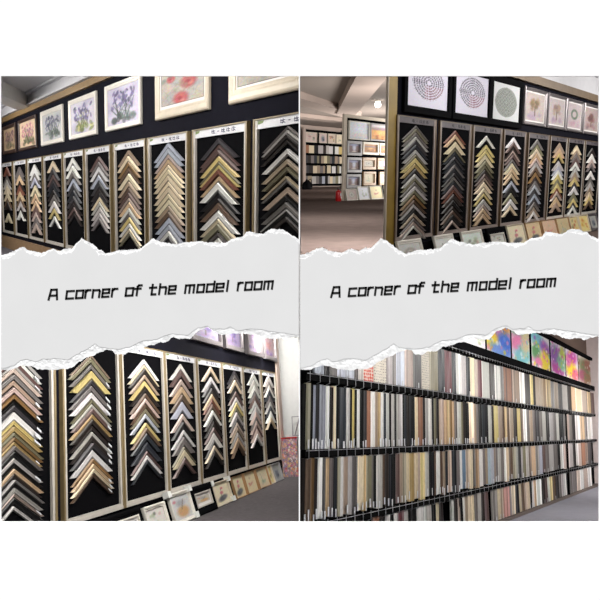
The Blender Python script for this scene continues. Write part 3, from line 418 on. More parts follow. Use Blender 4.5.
# ------------------------------------------------------------------ corner sample panels
NAMES = dict(k='black', d='dark brown', b='brown', t='tan', c='cream', w='white', s='silver', n='grey', m='charcoal', g='gold', y='pale gold', o='bronze',
             r='red brown', p='pinkish beige', l='lavender silver', v='mauve brown', e='olive grey', h='slate', a='peach', u='maroon', f='orange brown', S='salmon', B='steel blue', L='pale blue', R='red dotted', D='dotted cream')
PAL = dict(k=(12, 11, 12), d=(48, 39, 36), b=(108, 84, 66), t=(168, 146, 124), c=(224, 206, 172), w=(226, 224, 220), s=(184, 180, 176), n=(118, 111, 108), m=(60, 57, 60), g=(192, 156, 84), y=(216, 194, 122), o=(156, 112, 56),
           r=(140, 74, 52), p=(202, 174, 160), l=(178, 183, 198), v=(108, 82, 78), e=(134, 128, 100), h=(42, 47, 55), a=(218, 178, 130), u=(96, 36, 44), f=(172, 106, 72), S=(202, 122, 108), B=(96, 122, 148), L=(168, 186, 200), R=(214, 200, 188), D=(208, 200, 186))
def colour_of(c, k=1.0):
    j = R(.84, 1.02) * k; g = sum(PAL[c]) / 3; q = .28 if c in 'aogrfSp' else .12
    return tuple(min(1, lin(x * (1 - q) + g * q) * j * R(.97, 1.03)) for x in PAL[c]) + (1,)
ORD = ['topmost', 'second from top', 'third from top', 'fourth from top', 'fifth from top', 'sixth from top', 'seventh from top', 'eighth from top', 'ninth from top', 'tenth from top'] + ['%dth from top' % i for i in range(11, 21)] + ['21st from top', '22nd from top', '23rd from top'] + ['%dth from top' % i for i in range(24, 31)]
WHERE = dict(TL='upper left room', TR='upper right room', BL='lower left room', BR='lower right room')
SIDE = dict(TL=['rightmost panel'] + ['%s panel from right' % w for w in ('second', 'third', 'fourth', 'fifth', 'sixth', 'seventh', 'eighth', 'ninth')] + ['leftmost panel'],
            TR=['leftmost panel'] + ['%s panel from left' % w for w in ('second', 'third', 'fourth', 'fifth', 'sixth', 'seventh')] + ['rightmost panel'],
            BL=['leftmost panel'] + ['%s panel from left' % w for w in ('second', 'third', 'fourth', 'fifth', 'sixth', 'seventh')] + ['rightmost panel'])
GEO = dict(TL=dict(w=1.72, h=2.22, z=-.65, half=.62, drop=.30, bar=.088, lift=.045, hd=.105), TR=dict(w=1.03, h=1.5, z=0.0, half=.355, drop=.185, bar=.058, lift=.024, hd=.07), BL=dict(w=1.69, h=2.57, z=-.72, half=.625, drop=.35, bar=.10, lift=.045, hd=.11))
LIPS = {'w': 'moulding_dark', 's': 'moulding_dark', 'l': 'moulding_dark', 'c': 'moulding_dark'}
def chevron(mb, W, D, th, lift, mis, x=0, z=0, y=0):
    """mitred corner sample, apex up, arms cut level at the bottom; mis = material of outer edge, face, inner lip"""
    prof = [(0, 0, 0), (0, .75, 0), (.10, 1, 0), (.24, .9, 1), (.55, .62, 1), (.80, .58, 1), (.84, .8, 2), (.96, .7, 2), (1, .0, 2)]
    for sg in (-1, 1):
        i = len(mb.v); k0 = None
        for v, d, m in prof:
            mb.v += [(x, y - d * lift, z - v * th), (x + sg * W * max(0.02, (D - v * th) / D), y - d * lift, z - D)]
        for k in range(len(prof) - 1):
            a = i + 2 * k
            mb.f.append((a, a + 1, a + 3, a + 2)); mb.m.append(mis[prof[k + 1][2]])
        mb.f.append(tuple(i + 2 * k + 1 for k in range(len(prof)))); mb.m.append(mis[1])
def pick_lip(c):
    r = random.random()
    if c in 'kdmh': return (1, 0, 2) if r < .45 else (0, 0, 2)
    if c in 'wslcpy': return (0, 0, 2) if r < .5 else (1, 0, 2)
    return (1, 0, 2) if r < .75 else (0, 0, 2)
budget = []
for room in ('TL', 'TR', 'BL'):
    for i, (s0, s1, px, sa, L) in enumerate(PANELS[room]):
        for k, (z, th, c, size) in enumerate(L):
            if c == 'k' and size < 4.2: continue
            budget.append((size * px, room, i, k))
budget.sort(reverse=True)
KEEP = set(b[1:] for b in budget[:300]); REST = [b[1:] for b in budget[300:]]

def panel(room, i, sc, w):
    g = GEO[room]; h, bar = g['h'], g['bar']
    lab = 'tall black sample panel in gilt frame, %s, %s' % (SIDE[room][i], WHERE[room])
    t = empty('sample_display', lab, 'display panel', 'corner sample panels, ' + WHERE[room])
    mb = MB(); mb.box(-w / 2 + .01, w / 2 - .01, -.012, 0, .01, h - .01); mb.build('backing', M['velvet'], t)
    mb = MB(); d = g['lift'] * 1.25
    for sg in (-1, 1):
        xo, xm, xi = sg * w / 2, sg * (w / 2 - bar * .45), sg * (w / 2 - bar)
        mb.box(min(xo, xm), max(xo, xm), -d, 0, 0, h, 0); mb.box(min(xm, xi), max(xm, xi), -d * .85, 0, bar * .45, h - bar * .2, 1)
    mb.box(-w / 2 + bar * .45, w / 2 - bar * .45, -d, 0, 0, bar * .45, 1); mb.box(-w / 2 + bar, w / 2 - bar, -d * .85, 0, bar * .45, bar * .8, 1)
    mb.box(-w / 2 + bar * .45, w / 2 - bar * .45, -d, 0, h - bar * .2, h, 0)
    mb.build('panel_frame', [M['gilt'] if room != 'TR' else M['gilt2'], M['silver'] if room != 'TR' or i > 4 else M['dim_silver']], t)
    hd = g['hd']; grey = room == 'TR'
    mb = MB(); mb.box(-w / 2 + bar, w / 2 - bar, -d * .7, -.013, h - bar * .2 - hd, h - bar * .2)
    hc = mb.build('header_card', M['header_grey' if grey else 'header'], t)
    # the header's characters: five block-like glyphs built of strokes, plus a green corner emblem
    mb = MB(); gw = w * .075; z0 = h - bar * .2 - hd * .78; gh = hd * .56; yy = -d * .7 - .004
    for q in range(5):
        x = (q - 2.0) * gw * 1.2 + (w * .05); c = x + gw / 2; zm = z0 + gh / 2
        if q == 1: mb.bar((c - gw * .16, zm), (c + gw * .16, zm), gh * .10, yy, yy + .004); continue
        mb.bar((x + gw * .08, z0 + gh * R(.55, .7)), (x + gw * .92, z0 + gh * R(.6, .75)), gh * .07, yy, yy + .004)
        mb.bar((c + gw * R(-.1, .1), z0 + gh), (c + gw * R(-.1, .1), z0), gh * .07, yy, yy + .004)
        mb.bar((x + gw * .12, z0 + gh * R(.1, .3)), (x + gw * .88, z0 + gh * R(.1, .3)), gh * .06, yy, yy + .004)
        mb.bar((x + gw * .2, z0 + gh * .95), (x + gw * .1, z0 + gh * .2), gh * .05, yy, yy + .004)
        if q % 2 == 0: mb.bar((x + gw * .6, z0 + gh * .5), (x + gw * .95, z0 + gh * .05), gh * .05, yy, yy + .004)
    mb.build('lettering', M['glyph_dark' if grey else 'glyph'], hc)
    if not grey:
        mb = MB(); xs = -w / 2 + bar * 1.2
        mb.face([(xs, yy, z0 + gh * 1.2), (xs + w * .09, yy, z0 + gh * 1.2), (xs + w * .07, yy, z0 + gh * .7), (xs, yy, z0 + gh * .5)])
        mb.build('corner_emblem', M['emblem'], hc)
    put(t, room, sc, 0, g['z'])
    return t
rest_mb = MB(); rest_cols = []
made = 0
for room in ('TL', 'TR', 'BL'):
    g = GEO[room]
    for i, (s0, s1, px, sa, L) in enumerate(PANELS[room]):
        sc = (s0 + s1) / 2; pt = panel(room, i, sc, s1 - s0)
        for k, (z, th, c, size) in enumerate(L):
            key = (room, i, k)
            if key in KEEP:
                t = th * (R(.84, .96) if c in 'wclsya' else R(.66, .88))
                Wk = g['half'] * R(.93, 1.0); Dk = g['drop'] * Wk / g['half']
                if t > Dk * .8: t = Dk * .8
                mb = MB(); chevron(mb, Wk, Dk, t, g['lift'] * R(.7, 1.0), pick_lip(c))
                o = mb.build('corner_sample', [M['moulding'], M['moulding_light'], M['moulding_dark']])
                o.color = colour_of(c)
                put(o, room, sa + R(-.012, .012), .013, z)
                tag(o, '%s corner sample, %s, %s, %s' % (NAMES[c], ORD[k], SIDE[room][i], WHERE[room]), 'frame sample', 'corner samples on the %s, %s' % (SIDE[room][i], WHERE[room]))
                if room == 'BL' and i < 2 and c not in 'k' and random.random() < .6:   # small pale stickers on the lower end of the right-hand arm
                    mb = MB(); f0, f1 = R(.66, .72), R(.84, .9)
                    q0 = (Wk * f0, -Dk * f0 - t * .12); q1 = (Wk * f1, -Dk * f1 - t * .12)
                    mb.face([(q0[0], -g['lift'] * 1.04, q0[1]), (q0[0], -g['lift'] * 1.04, q0[1] - t * .5), (q1[0], -g['lift'] * 1.04, q1[1] - t * .5), (q1[0], -g['lift'] * 1.04, q1[1])])
                    mb.build('price_sticker', M['tag'], o)
                if room == 'TL' and i == 0: trim(o, 'TL')
            elif key in REST:
                n0 = len(rest_mb.v); m0 = len(rest_mb.f)
                chevron(rest_mb, g['half'] * R(.93, 1), g['drop'], min(th * .94, g['drop'] * .8), g['lift'], (0, 0, 0))
                mw = ROOM[room] @ Matrix.Translation((sa, -.013, z))
                for q in range(n0, len(rest_mb.v)): rest_mb.v[q] = tuple(mw @ Vector(rest_mb.v[q]))
                rest_cols.append((n0, len(rest_mb.v), colour_of(c)))
        if room == 'TL' and i == 0:
            clip_tree(pt, 'TL')
if rest_cols:
    o = rest_mb.build('corner_samples_far', M['art'])
    at = o.data.color_attributes.new('Col', 'FLOAT_COLOR', 'POINT')
    buf = np.ones((len(o.data.vertices), 4), dtype=np.float32)
    for a, b, c in rest_cols: buf[a:b] = c
    at.data.foreach_set('color', buf.ravel())
    tag(o, 'small corner samples on the farthest panels of the three panel walls', 'frame samples', None, 'stuff')

# ------------------------------------------------------------------ the white board with two tall openings
mb = MB()
xs = [-30.1, -2.99, -.012, 0.0, 2.987, 30.1]; zs = [-8, -2.2175, 2.24, 30.1]
for i in range(5):
    for k in range(3):
        if k == 1 and i in (1, 3): continue
        mb.box(xs[i], xs[i + 1], 7.0, 7.012, zs[k], zs[k + 1])
board = mb.build('wall_front', M['board']); board['kind'] = 'structure'
# unseen enclosure added to block the sun, and partitions between the four rooms
mb = MB()
mb.box(-30, 30, 7.012, 90, 30, 30.1); mb.box(-30, 30, 7.012, 90, -8, -7.9); mb.box(-30.1, -30, 7.012, 90, -8, 30); mb.box(30, 30.1, 7.012, 90, -8, 30)
mb.box(-30, 30, 90, 90.1, -8, 30)
mb.build('sun_blocking_shell', M['shell'])['kind'] = 'structure'
mb = MB(); mb.box(-.008, -.002, 7.012, 90, -8, 30); mb.build('wall_middle', M['shell'])['kind'] = 'structure'
mb = MB(); mb.box(-30, 30, 7.012, 90, -.005, .005); mb.build('floor_middle', M['shell'])['kind'] = 'structure'

# ------------------------------------------------------------------ torn paper strips with lettering
GL = {
 'A': [[(0, 0), (.16, 1.3), (.82, 1.3), (1, 0)], [(.1, .5), (.93, .5)]],
 'c': [[(1, 1), (0, 1), (0, 0), (1, 0)]],
 'o': [[(0, 0), (0, 1), (1, 1), (1, 0), (0, 0)]],
 'r': [[(0, 0), (0, 1)], [(0, .78), (.42, 1), (1, 1)]],
 'n': [[(0, 0), (0, 1)], [(0, .95), (.9, .95), (1, .8), (1, 0)]],
 'e': [[(1, 0), (0, 0), (0, 1), (1, 1), (1, .5), (0, .5)]],
 'f': [[(.35, 0), (.35, 1.15), (.55, 1.32), (1, 1.32)], [(-.05, .88), (.9, .88)]],
 't': [[(.38, 1.32), (.38, 0), (1, 0)], [(0, .92), (1, .92)]],
 'h': [[(0, 0), (0, 1.34)], [(0, .92), (.9, .92), (1, .8), (1, 0)]],
 'm': [[(0, 0), (0, 1), (1, 1), (1, 0)], [(.5, 1), (.5, 0)]],
 'd': [[(1, 1.34), (1, 0), (0, 0), (0, 1), (1, 1)]],
 'l': [[(.5, 0), (.5, 1.34)]]}
TXT = [('A', 49.5, 58.5), ('c', 67, 74.5), ('o', 76.8, 84), ('r', 86, 91), ('n', 93.3, 100.5), ('e', 103, 110), ('r', 112.6, 118), ('o', 126.5, 134), ('f', 135.5, 142), ('t', 150, 157), ('h', 160, 167), ('e', 169.5, 176.5),
       ('m', 186, 195), ('o', 198, 205), ('d', 207.5, 215), ('e', 217, 224.5), ('l', 226.5, 230), ('r', 238.6, 243.5), ('o', 246, 253), ('o', 255.3, 262.7), ('m', 265, 273.6)]
def curve_at(P, x):
    for (a, b), (c, d) in zip(P, P[1:]):
        if a <= x <= c:
            t = (x - a) / (c - a); t = t * t * (3 - 2 * t) * .5 + t * .5
            return b + (d - b) * t
    return P[0][1] if x < P[0][0] else P[-1][1]
def torn_paper(x0, x1, dx, tx, ty, label, sd):
    rs = random.Random(sd)
    t = empty('torn_paper_strip', label, 'paper strip', 'torn paper strips')
    K = .01; n = int((x1 - x0) * 2)
    W2 = lambda px, py, y: ((px - 300) * K * y / 7.0, y, (300 - py) * K * y / 7.0)
    j = [0.0] * 4; rows = []
    for i in range(n + 1):
        x = x0 + (x1 - x0) * i / n; u = x - dx
        j = [q * .72 + rs.uniform(-.42, .42) for q in j]
        to = curve_at(TOP_EDGE, u) + j[0]; bo = curve_at(BOTTOM_OUT, u) + j[1]
        ti = to + 3.2 + 1.2 * math.sin(u * .21) + j[2] * 1.6; bi = min(curve_at(BOTTOM_IN, u) + j[3] * .8, bo - .8)
        rows.append((x, to, ti, bi, bo))
    mb = MB()
    for i in range(n):
        a, b = rows[i], rows[i + 1]
        for (p, q) in ((1, 2), (2, 3), (3, 4)):
            mb.face([W2(a[0], a[q], 6.972), W2(b[0], b[q], 6.972), W2(b[0], b[p], 6.972), W2(a[0], a[p], 6.972)])
        for p in (1, 4):
            mb.face([W2(a[0], a[p], 6.972), W2(b[0], b[p], 6.972), W2(b[0], b[p], 6.978), W2(a[0], a[p], 6.978)])
    mb.build('torn_edge', M['torn'], t)
    mb = MB()
    for i in range(n):
        a, b = rows[i], rows[i + 1]
        mb.face([W2(a[0], a[3], 6.969), W2(b[0], b[3], 6.969), W2(b[0], b[2], 6.969), W2(a[0], a[2], 6.969)])
        mb.face([W2(a[0], a[3], 6.969), W2(b[0], b[3], 6.969), W2(b[0], b[3], 6.9715), W2(a[0], a[3], 6.9715)])
        mb.face([W2(a[0], a[2], 6.969), W2(b[0], b[2], 6.969), W2(b[0], b[2], 6.9715), W2(a[0], a[2], 6.9715)])
    mb.build('sheet', M['paper'], t)
    mb = MB()
    for ch, a, b in TXT:
        base = 300.4 - .0489 * ((a + b) / 2 - 48.7)
        for st in GL[ch]:
            pts = []
            for (u, v) in st:
                px = a - 1.1 + (b - a - .6) * u + v * 1.0 + tx; py = base - v * 7.4 - .9 - (u - .5) * (b - a) * .0489 + ty
                pts.append(((px - 300) * K * .9946, (300 - py) * K * .9946))
            for p, q in zip(pts, pts[1:]):
                p, q = Vector(p), Vector(q); e = (q - p).normalized() * .0095
                mb.bar(p - e, q + e, .0103, 6.966, 6.969)
    mb.build('lettering', M['ink'], t)
    return t
torn_paper(1.0, 298.8, 0.0, 0.0, 0.0, 'left torn light grey paper strip with slanted black lettering, first A at far left', 3)
torn_paper(300.2, 598.7, 298.9, 282.8, -2.6, 'right torn light grey paper strip with slanted black lettering shifted left', 4)

# ------------------------------------------------------------------ upper left room
shell('wall_upper_left', 'TL', [(-26, 1.2, 0, .2, -1.15, 3.3)], M['navy'])
shell('ceiling_upper_left', 'TL', [(-34, 1.2, -9, .2, 3.27, 3.35)], M['ceiling_white'])
shell('trim_1', 'TL', [(-26, 1.2, -.07, 0, 2.81, 2.95)], M['cornice'])
shell('trim_2', 'TL', [(-26, 1.2, -.16, 0, 2.95, 3.0), (-26, 1.2, -.10, 0, 3.0, 3.22), (-26, 1.2, -.2, 0, 3.22, 3.27)], M['ceiling_white'])
shell('baseboard_upper_left', 'TL', [(-26, 1.2, -.05, 0, -1.15, -.77)], M['plinth'])
shell('floor_upper_left', 'TL', [(-34, 1.2, -9, .0, -1.2, -1.15)], M['carpet_grey'])
mb = MB(); mb.box(0, 9, -.28, .28, -.34, 0)
beam = mb.build('beam', M['wall_white']); beam.matrix_world = ROOM['TL'] @ Matrix.Translation((-14.2, 0, 3.27)) @ Matrix.Rotation(-math.atan2(1.0, 1.9), 4, 'Z'); trim(beam, 'TL'); beam['kind'] = 'structure'; beam.name = 'trim_3'

LAV = [(128, 116, 164), (108, 98, 140), (150, 140, 180), (96, 92, 120)]; GRY = [(112, 112, 140), (86, 88, 112), (140, 142, 164)]
tlp = [(-17.4, -15.45, 'small brown framed picture of mauve flowers, leftmost on navy wall', art_iris([(146, 108, 120), (170, 130, 130), (110, 86, 92)], (120, 112, 84), (190, 164, 132), (150, 124, 96)), 'darkwood', .17),
       (-15.0, -12.8, 'brown framed picture of pink flowers on cream, beside the leftmost picture', art_iris([(190, 120, 150), (150, 120, 140), (214, 150, 150)], (96, 100, 70), (214, 190, 160), (206, 130, 130)), 'darkwood', .14),
       (-12.25, -10.15, 'white framed picture of grey blue irises, third picture from left on navy wall', art_iris(GRY, (96, 110, 100), (200, 200, 200), (120, 136, 130)), 'white', .17),
       (-9.58, -7.57, 'white framed picture of purple irises over yellow green grass', art_iris(LAV, (150, 160, 90), (206, 200, 212), (204, 204, 110)), 'white', .16),
       (-6.97, -5.04, 'white framed picture of dense lavender irises over dark green leaves', art_iris(LAV, (90, 104, 100), (200, 194, 212), (86, 100, 96), n=34), 'white', .15)]
for s0, s1, lab, im, fm, bar in tlp:
    picture('TL', s0, s1, 1.82, 2.68, lab, im, fm, bar=bar * .62, depth=.055, group='flower pictures on the upper left wall')
picture('TL', -4.34, -2.34, 1.82, 2.74, 'ivory framed picture of red roses, second from right on navy wall', art_rose(), 'ivory', bar=.15, depth=.06, mount=.05, group='flower pictures on the upper left wall')
p7 = picture('TL', -1.72, .16, 1.82, 2.7, 'wide ivory framed picture of dark red roses, rightmost on navy wall', art_dark_rose(), 'ivory', bar=.17, depth=.06, mount=.03, group='flower pictures on the upper left wall')
clip_tree(p7, 'TL')

# ------------------------------------------------------------------ upper right room
shell('wall_upper_right', 'TR', [(-.27, 11, 0, .012, -.36, 2.45)], M['navy'])
shell('trim_4', 'TR', [(-.272, -.075, -.015, 0, -.36, 3.2)], M['gold'])
shell('trim_5', 'TR', [(-.29, -.273, -.018, .012, -.36, 3.2)], M['cream_post'])
shell('trim_6', 'TR', [(-.03, 11, -.08, 0, 2.28, 2.41)], mat('brown cornice', (112, 96, 78), .6, noise=.1))
shell('ceiling_upper_right', 'TR', [(-.03, 11, -.05, .012, 2.41, 3.4), (-.03, 11, -2.6, -.05, 2.75, 2.8)], M['ceiling_white'])
shell('baseboard_upper_right', 'TR', [(-.03, 11, -.03, 0, -.36, -.06)], M['blackframe'])
shell('floor_upper_right', 'TR', [(-16, 75, -7, 41, -.4, -.36)], M['carpet_brown'])
shell('ceiling_hall', 'TR', [(-12, 80, 3, 41, 5.9, 6.0)], M['ceiling_brown'])
shell('wall_hall', 'TR', [(20, 80, 40.1, 40.3, -.36, 6.0)], M['plaster_pink'])
for i, (pts, w, dp, m) in enumerate(HALL_BEAMS):
    (xa, ya), (xb, yb) = pts
    a = math.atan2(yb - ya, xb - xa); ln = math.hypot(xb - xa, yb - ya)
    mb = MB(); mb.box(0, ln, -w / 2, w / 2, -dp, 0)
    o = mb.build('trim_%d' % (7 + i), M[m]); o.matrix_world = ROOM['TR'] @ Matrix.Translation((xa, ya, 5.9)) @ Matrix.Rotation(a, 4, 'Z'); trim(o, 'TR'); o['kind'] = 'structure'
t = empty('ceiling_light', 'round lit ceiling lamp glowing above the picture display', 'ceiling light')
mb = MB(); mb.lathe([(.0, .02), (.2, .02), (.22, .06), (.22, .12), (0, .12)], 24); mb.build('lamp_ring', M['white'], t, True)
mb = MB(); mb.lathe([(0, -.4)] + [(.21 * math.cos(a), -.19 + .21 * math.sin(a)) for a in [math.radians(q) for q in range(-80, 81, 16)]] + [(0, .02)], 24); mb.build('diffuser', M['glow'], t, True)
put(t, 'TR', LAMP[0], -LAMP[1], 5.8)

trp = [(.14, 1.22, 'black framed print of concentric text circles, leftmost on the wall', art_spiral((186, 110, 120)), 'big'), (1.44, 2.54, 'black framed print of concentric text circles with pink lower half, second from left', art_spiral((196, 96, 112)), 'big'), (2.7, 3.78, 'black framed print of a solid grey green disc maze', art_maze(), 'big'),
       (3.97, 5.02, 'pewter framed picture of a golden brown tree beside the grey disc print', art_tree([(150, 110, 60), (120, 90, 60), (180, 140, 80)], (206, 186, 180), [(180, 150, 190), (160, 140, 180)]), 'small'), (5.11, 6.11, 'pewter framed picture of a pink brown tree', art_tree([(180, 140, 120), (196, 160, 130), (150, 116, 110)], (214, 196, 196), [(170, 140, 180), (196, 150, 180)]), 'small'),
       (6.16, 7.14, 'pewter framed picture of a green wreath on pink', art_tree([(110, 140, 110), (90, 120, 96)], (216, 196, 200), [(214, 150, 170), (206, 160, 180)], True), 'small'), (7.22, 8.33, 'pewter framed picture of a dusky red tree, rightmost on the wall', art_tree([(150, 100, 96), (120, 80, 80), (170, 120, 110)], (200, 176, 172), [(150, 120, 130), (180, 120, 120)]), 'small')]
for s0, s1, lab, im, kd in trp:
    if kd == 'big':
        picture('TR', s0 - .09, s1 + .09, 1.54, 2.26, lab, im, 'blackframe', bar=.09, depth=.035, prof=PROF_FLAT, group='pictures along the top of the upper right wall')
    else:
        picture('TR', s0, s1, 1.62, 2.22, lab, im, 'pewter', bar=.055, depth=.04, mount=.025, group='pictures along the top of the upper right wall')

# pictures leaning on the floor below the panels
G = 'pictures leaning on the floor, upper right room'
TRL = [(-.12, .5, 'white framed picture with grey floral emblem, leftmost on the floor, upper right room', 7, (214, 214, 210), 'white', .05), (.84, 1.42, 'white framed picture with thin green inner line, second leaning on the floor, upper right room', 2, (226, 228, 224), 'white', .05),
       (1.68, 2.38, 'pale green white framed floral picture leaning on the floor, upper right room', 4, (214, 224, 216), 'white', .04), (2.56, 3.3, 'black framed picture with silver inner line leaning on the floor, upper right room', 4, (206, 206, 200), 'blackframe', .1),
       (3.35, 4.1, 'cream lotus picture beside the black framed one, upper right room', 0, (222, 210, 180), 'ivory', .025), (4.17, 4.9, 'tan cream lotus picture with pink buds on the floor, upper right room', 0, (208, 184, 146), 'tanframe', .014),
       (4.97, 5.74, 'pinkish tan picture with small red bird on the floor, upper right room', 1, (206, 174, 148), 'tanframe', .014), (5.76, 6.5, 'greenish tan picture of pale leaves on the floor, upper right room', 2, (196, 178, 140), 'tanframe', .014),
       (6.54, 7.1, 'small yellow picture of four scenes on the floor, upper right room', 6, (206, 190, 140), 'ivory', .03), (7.13, 7.78, 'yellow and red picture on the floor, second from right, upper right room', 6, (222, 204, 140), 'ivory', .03),
       (7.83, 8.42, 'dark grey framed small picture, rightmost on the floor, upper right room', 5, (176, 176, 170), 'pewter', .06)]
for s0, s1, lab, kd, bg, fm, bar in TRL:
    picture('TR', s0, s1, -.355, .02, lab, art_lotus(bg, kd), fm, bar=bar, depth=.03, n=.16, tilt=math.radians(17), group=G, gap=0, inner=('silver', .025) if fm == 'blackframe' else None)

# far picture display, free standing
YD = -14.5
t = empty('picture_display_board', 'cream framed black display board hung with small pictures beyond the gold trim', 'display board')
mb = MB(); mb.box(20.2, 24.9, 14.53, 14.6, -.36, 3.5); mb.build('backing', M['velvet'], t)
mb = MB(); mb.box(20.1, 20.36, 14.46, 14.56, -.36, 3.62); mb.build('side_post', M['cream_post'], t)
mb = MB(); mb.box(20.36, 24.9, 14.46, 14.56, 3.47, 3.62); mb.build('top_rail', M['cream_post'], t)
t.matrix_world = ROOM['TR'].copy()
G = 'pictures on the far display board'
FD = [(20.5, 22.28, 2.49, 3.34, 'pale blue white square picture, top of the far display board', art_pale(), 'white', .05), (22.36, 24.3, 2.5, 3.34, 'orange sunset seascape, top of the far display board', art_sunset(), 'greyframe', .07),
      (20.36, 21.6, 1.75, 2.42, 'grey waterfall picture, topmost of its column on the far display board', art_fall(), 'greyframe', .14), (21.7, 23.15, 1.82, 2.42, 'wide brown landscape picture on the far display board', art_sunset(1), 'ivory', .12), (23.22, 24.3, 1.82, 2.42, 'brown landscape picture at the right edge of the far display board', art_sunset(1), 'ivory', .12),
      (20.36, 21.6, .95, 1.66, 'grey waterfall picture, middle of its column on the far display board', art_fall(), 'greyframe', .14), (21.7, 22.9, 1.1, 1.68, 'beige picture with small dark heart on the far display board', art_lotus((206, 196, 180), 7), 'tanframe', .14), (23.06, 24.3, 1.12, 1.68, 'beige picture with lavender square on the far display board', art_lotus((190, 180, 206), 4), 'tanframe', .14),
      (20.32, 21.56, .21, .87, 'grey waterfall picture, lowest of its column on the far display board', art_fall(), 'greyframe', .14), (21.78, 22.92, .33, 1.0, 'beige picture of pale reeds on the far display board', art_lotus((214, 200, 172), 2), 'tanframe', .12), (23.26, 24.4, .33, 1.0, 'beige picture at the lower right of the far display board', art_lotus((206, 192, 170), 2), 'tanframe', .12)]
for s0, s1, h0, h1, lab, im, fm, bar in FD:
    picture('TR', s0, s1, h0, h1, lab, im, fm, bar=bar, depth=.08, n=YD, group=G, prof=PROF_FLAT)
G = 'pictures standing on the floor by the far display board'
for s0, s1, L, lab, bg, kd in [(20.02, 20.95, .56, 'greyish pink picture with round green emblem under the far display board', (196, 178, 172), 7), (21.05, 22.05, .66, 'plain white picture under the far display board', (226, 228, 236), 2), (22.15, 23.3, .68, 'cream yellow picture with small tree under the far display board', (236, 220, 170), 1), (23.48, 24.4, .66, 'white picture at the right end under the far display board', (226, 220, 216), 5)]:
    picture('TR', s0, s1, -.36, -.36 + L, lab, art_lotus(bg, kd), 'white', bar=.05, depth=.05, n=YD + .3, tilt=math.radians(12), group=G, gap=0)
# red fire extinguisher
t = empty('fire_extinguisher', 'red fire extinguisher standing on the floor beside the far display board', 'fire extinguisher')
mb = MB(); mb.lathe([(0, 0), (.125, 0), (.135, .03), (.135, .40), (.12, .45), (.07, .49), (.035, .5), (.035, .53), (0, .53)], 20); mb.build('cylinder', M['red'], t, True)
mb = MB(); mb.lathe([(0, .52), (.045, .52), (.045, .57), (0, .57)], 12); mb.box(-.1, .04, -.015, .015, .58, .605); mb.box(-.11, .03, -.015, .015, .62, .64); mb.build('valve', M['hose'], t)
mb = MB(); mb.tube([(.04, 0, .56), (.13, 0, .52), (.165, 0, .4), (.16, 0, .2), (.15, 0, .1)], .018); mb.build('hose', M['hose'], t)
mb = MB()
for k in range(6):
    a0, a1 = math.radians(-110 + k * 8), math.radians(-102 + k * 8)
    mb.face([(.137 * math.cos(a0), .137 * math.sin(a0), .24), (.137 * math.cos(a1), .137 * math.sin(a1), .24), (.137 * math.cos(a1), .137 * math.sin(a1), .36), (.137 * math.cos(a0), .137 * math.sin(a0), .36)])
mb.build('label_plate', M['tag'], t)
put(t, 'TR', EXT[0], -EXT[1], -.36)
# slumped black bag
bmx = bmesh.new(); bmesh.ops.create_uvsphere(bmx, u_segments=24, v_segments=14, radius=1)
for v in bmx.verts:
    x, y, z = v.co; k = .86 + .14 * math.sin(x * 5 + z * 3) * math.cos(y * 4)
    z2 = max(-.35, z); v.co = (x * .66 * (1.0 - .45 * max(0, z2)) * k + .06 * z2, y * .4 * k, (z2 + .35) * .62 * (k + .1))
me = bpy.data.meshes.new('duffel_bag'); bmx.to_mesh(me); bmx.free(); me.materials.append(M['bag'])
bag_t = empty('duffel_bag', 'black slumped bag on the hall floor in front of the far rack', 'bag')
o = bpy.data.objects.new('bag_body', me); COL.objects.link(o); o.parent = bag_t
mb = MB(); mb.tube([(-.3, -.3, .5), (-.18, -.36, .82), (.1, -.36, .9), (.3, -.3, .5)], .03, 8); mb.build('strap', M['bag'], bag_t)
put(bag_t, 'TR', BAG[0], -BAG[1], -.36)

# far rack of moulding samples
t = empty('sample_rack', 'tall far rack with black shelves of moulding samples at the back of the hall', 'rack')
mb = MB(); mb.box(50.1, 57.4, 39.85, 39.9, -.2, 5.4); mb.build('backing', M['shelf'], t)
mb = MB(); mb.box(49.9, 50.3, 39.66, 39.84, -.36, 5.6); mb.build('side_post', M['plaster_pink'], t)
mb = MB(); mb.box(57.2, 57.7, 39.66, 39.84, -.36, 5.6); mb.build('side_post', M['plaster_pink'], t)
for h in (5.28, 4.0, 2.93, 1.93, .9, -.2):
    mb = MB(); mb.box(50.3, 57.2, 39.68, 39.85, h, h + .16); mb.build('shelf', M['shelf'], t)
t.matrix_world = ROOM['TR'].copy()
fs = lambda x: 50 + (x - 303) / 40 * 7.12
for a, b, lab, kd, bg in [(303.6, 316, 'pale pink floral picture, leftmost on the far rack', 4, (206, 186, 178)), (318, 326, 'pale floral picture with dark bouquet, second on the far rack', 5, (206, 188, 184)), (327, 335, 'pale picture with orange flowers on the far rack', 6, (214, 196, 180)), (335.5, 342, 'bright cream picture at the right end of the far rack', 2, (236, 222, 196))]:
    picture('TR', fs(a), fs(b), 4.18, 5.2, lab, art_lotus(bg, kd), 'cream_post', bar=.08, depth=.06, n=-39.78, group='pictures on top of the far rack', prof=PROF_FLAT)
FR = [(3.1, .85, 'f304 c308 k313 s317 d322 s325 w328 k332 w334 y338 _342'), (2.1, .8, 'm304 d307 n310 h313 e316 d318 t320 c323 e326 n329 h331 t334 n337 c339 _342'), (1.08, .82, 'n304 m306 d308 c312 t316 n319 t322 k324 c326 k330 w331 d335 e337 w339 k341 _342'), (-.02, .82, 'n304 t307 s311 n315 m318 l321 k324 s327 c329 s332 e335 w338 s340 _342')]
mb = MB(); cols = []
for h, hh, s in FR:
    T = s.split()
    for a, b in zip(T, T[1:]):
        n0 = len(mb.v); mb.box(fs(float(a[1:])), fs(float(b[1:])) - .02, 39.7, 39.76, h, h + hh * R(.9, 1)); cols.append((n0, len(mb.v), colour_of(a[0])))
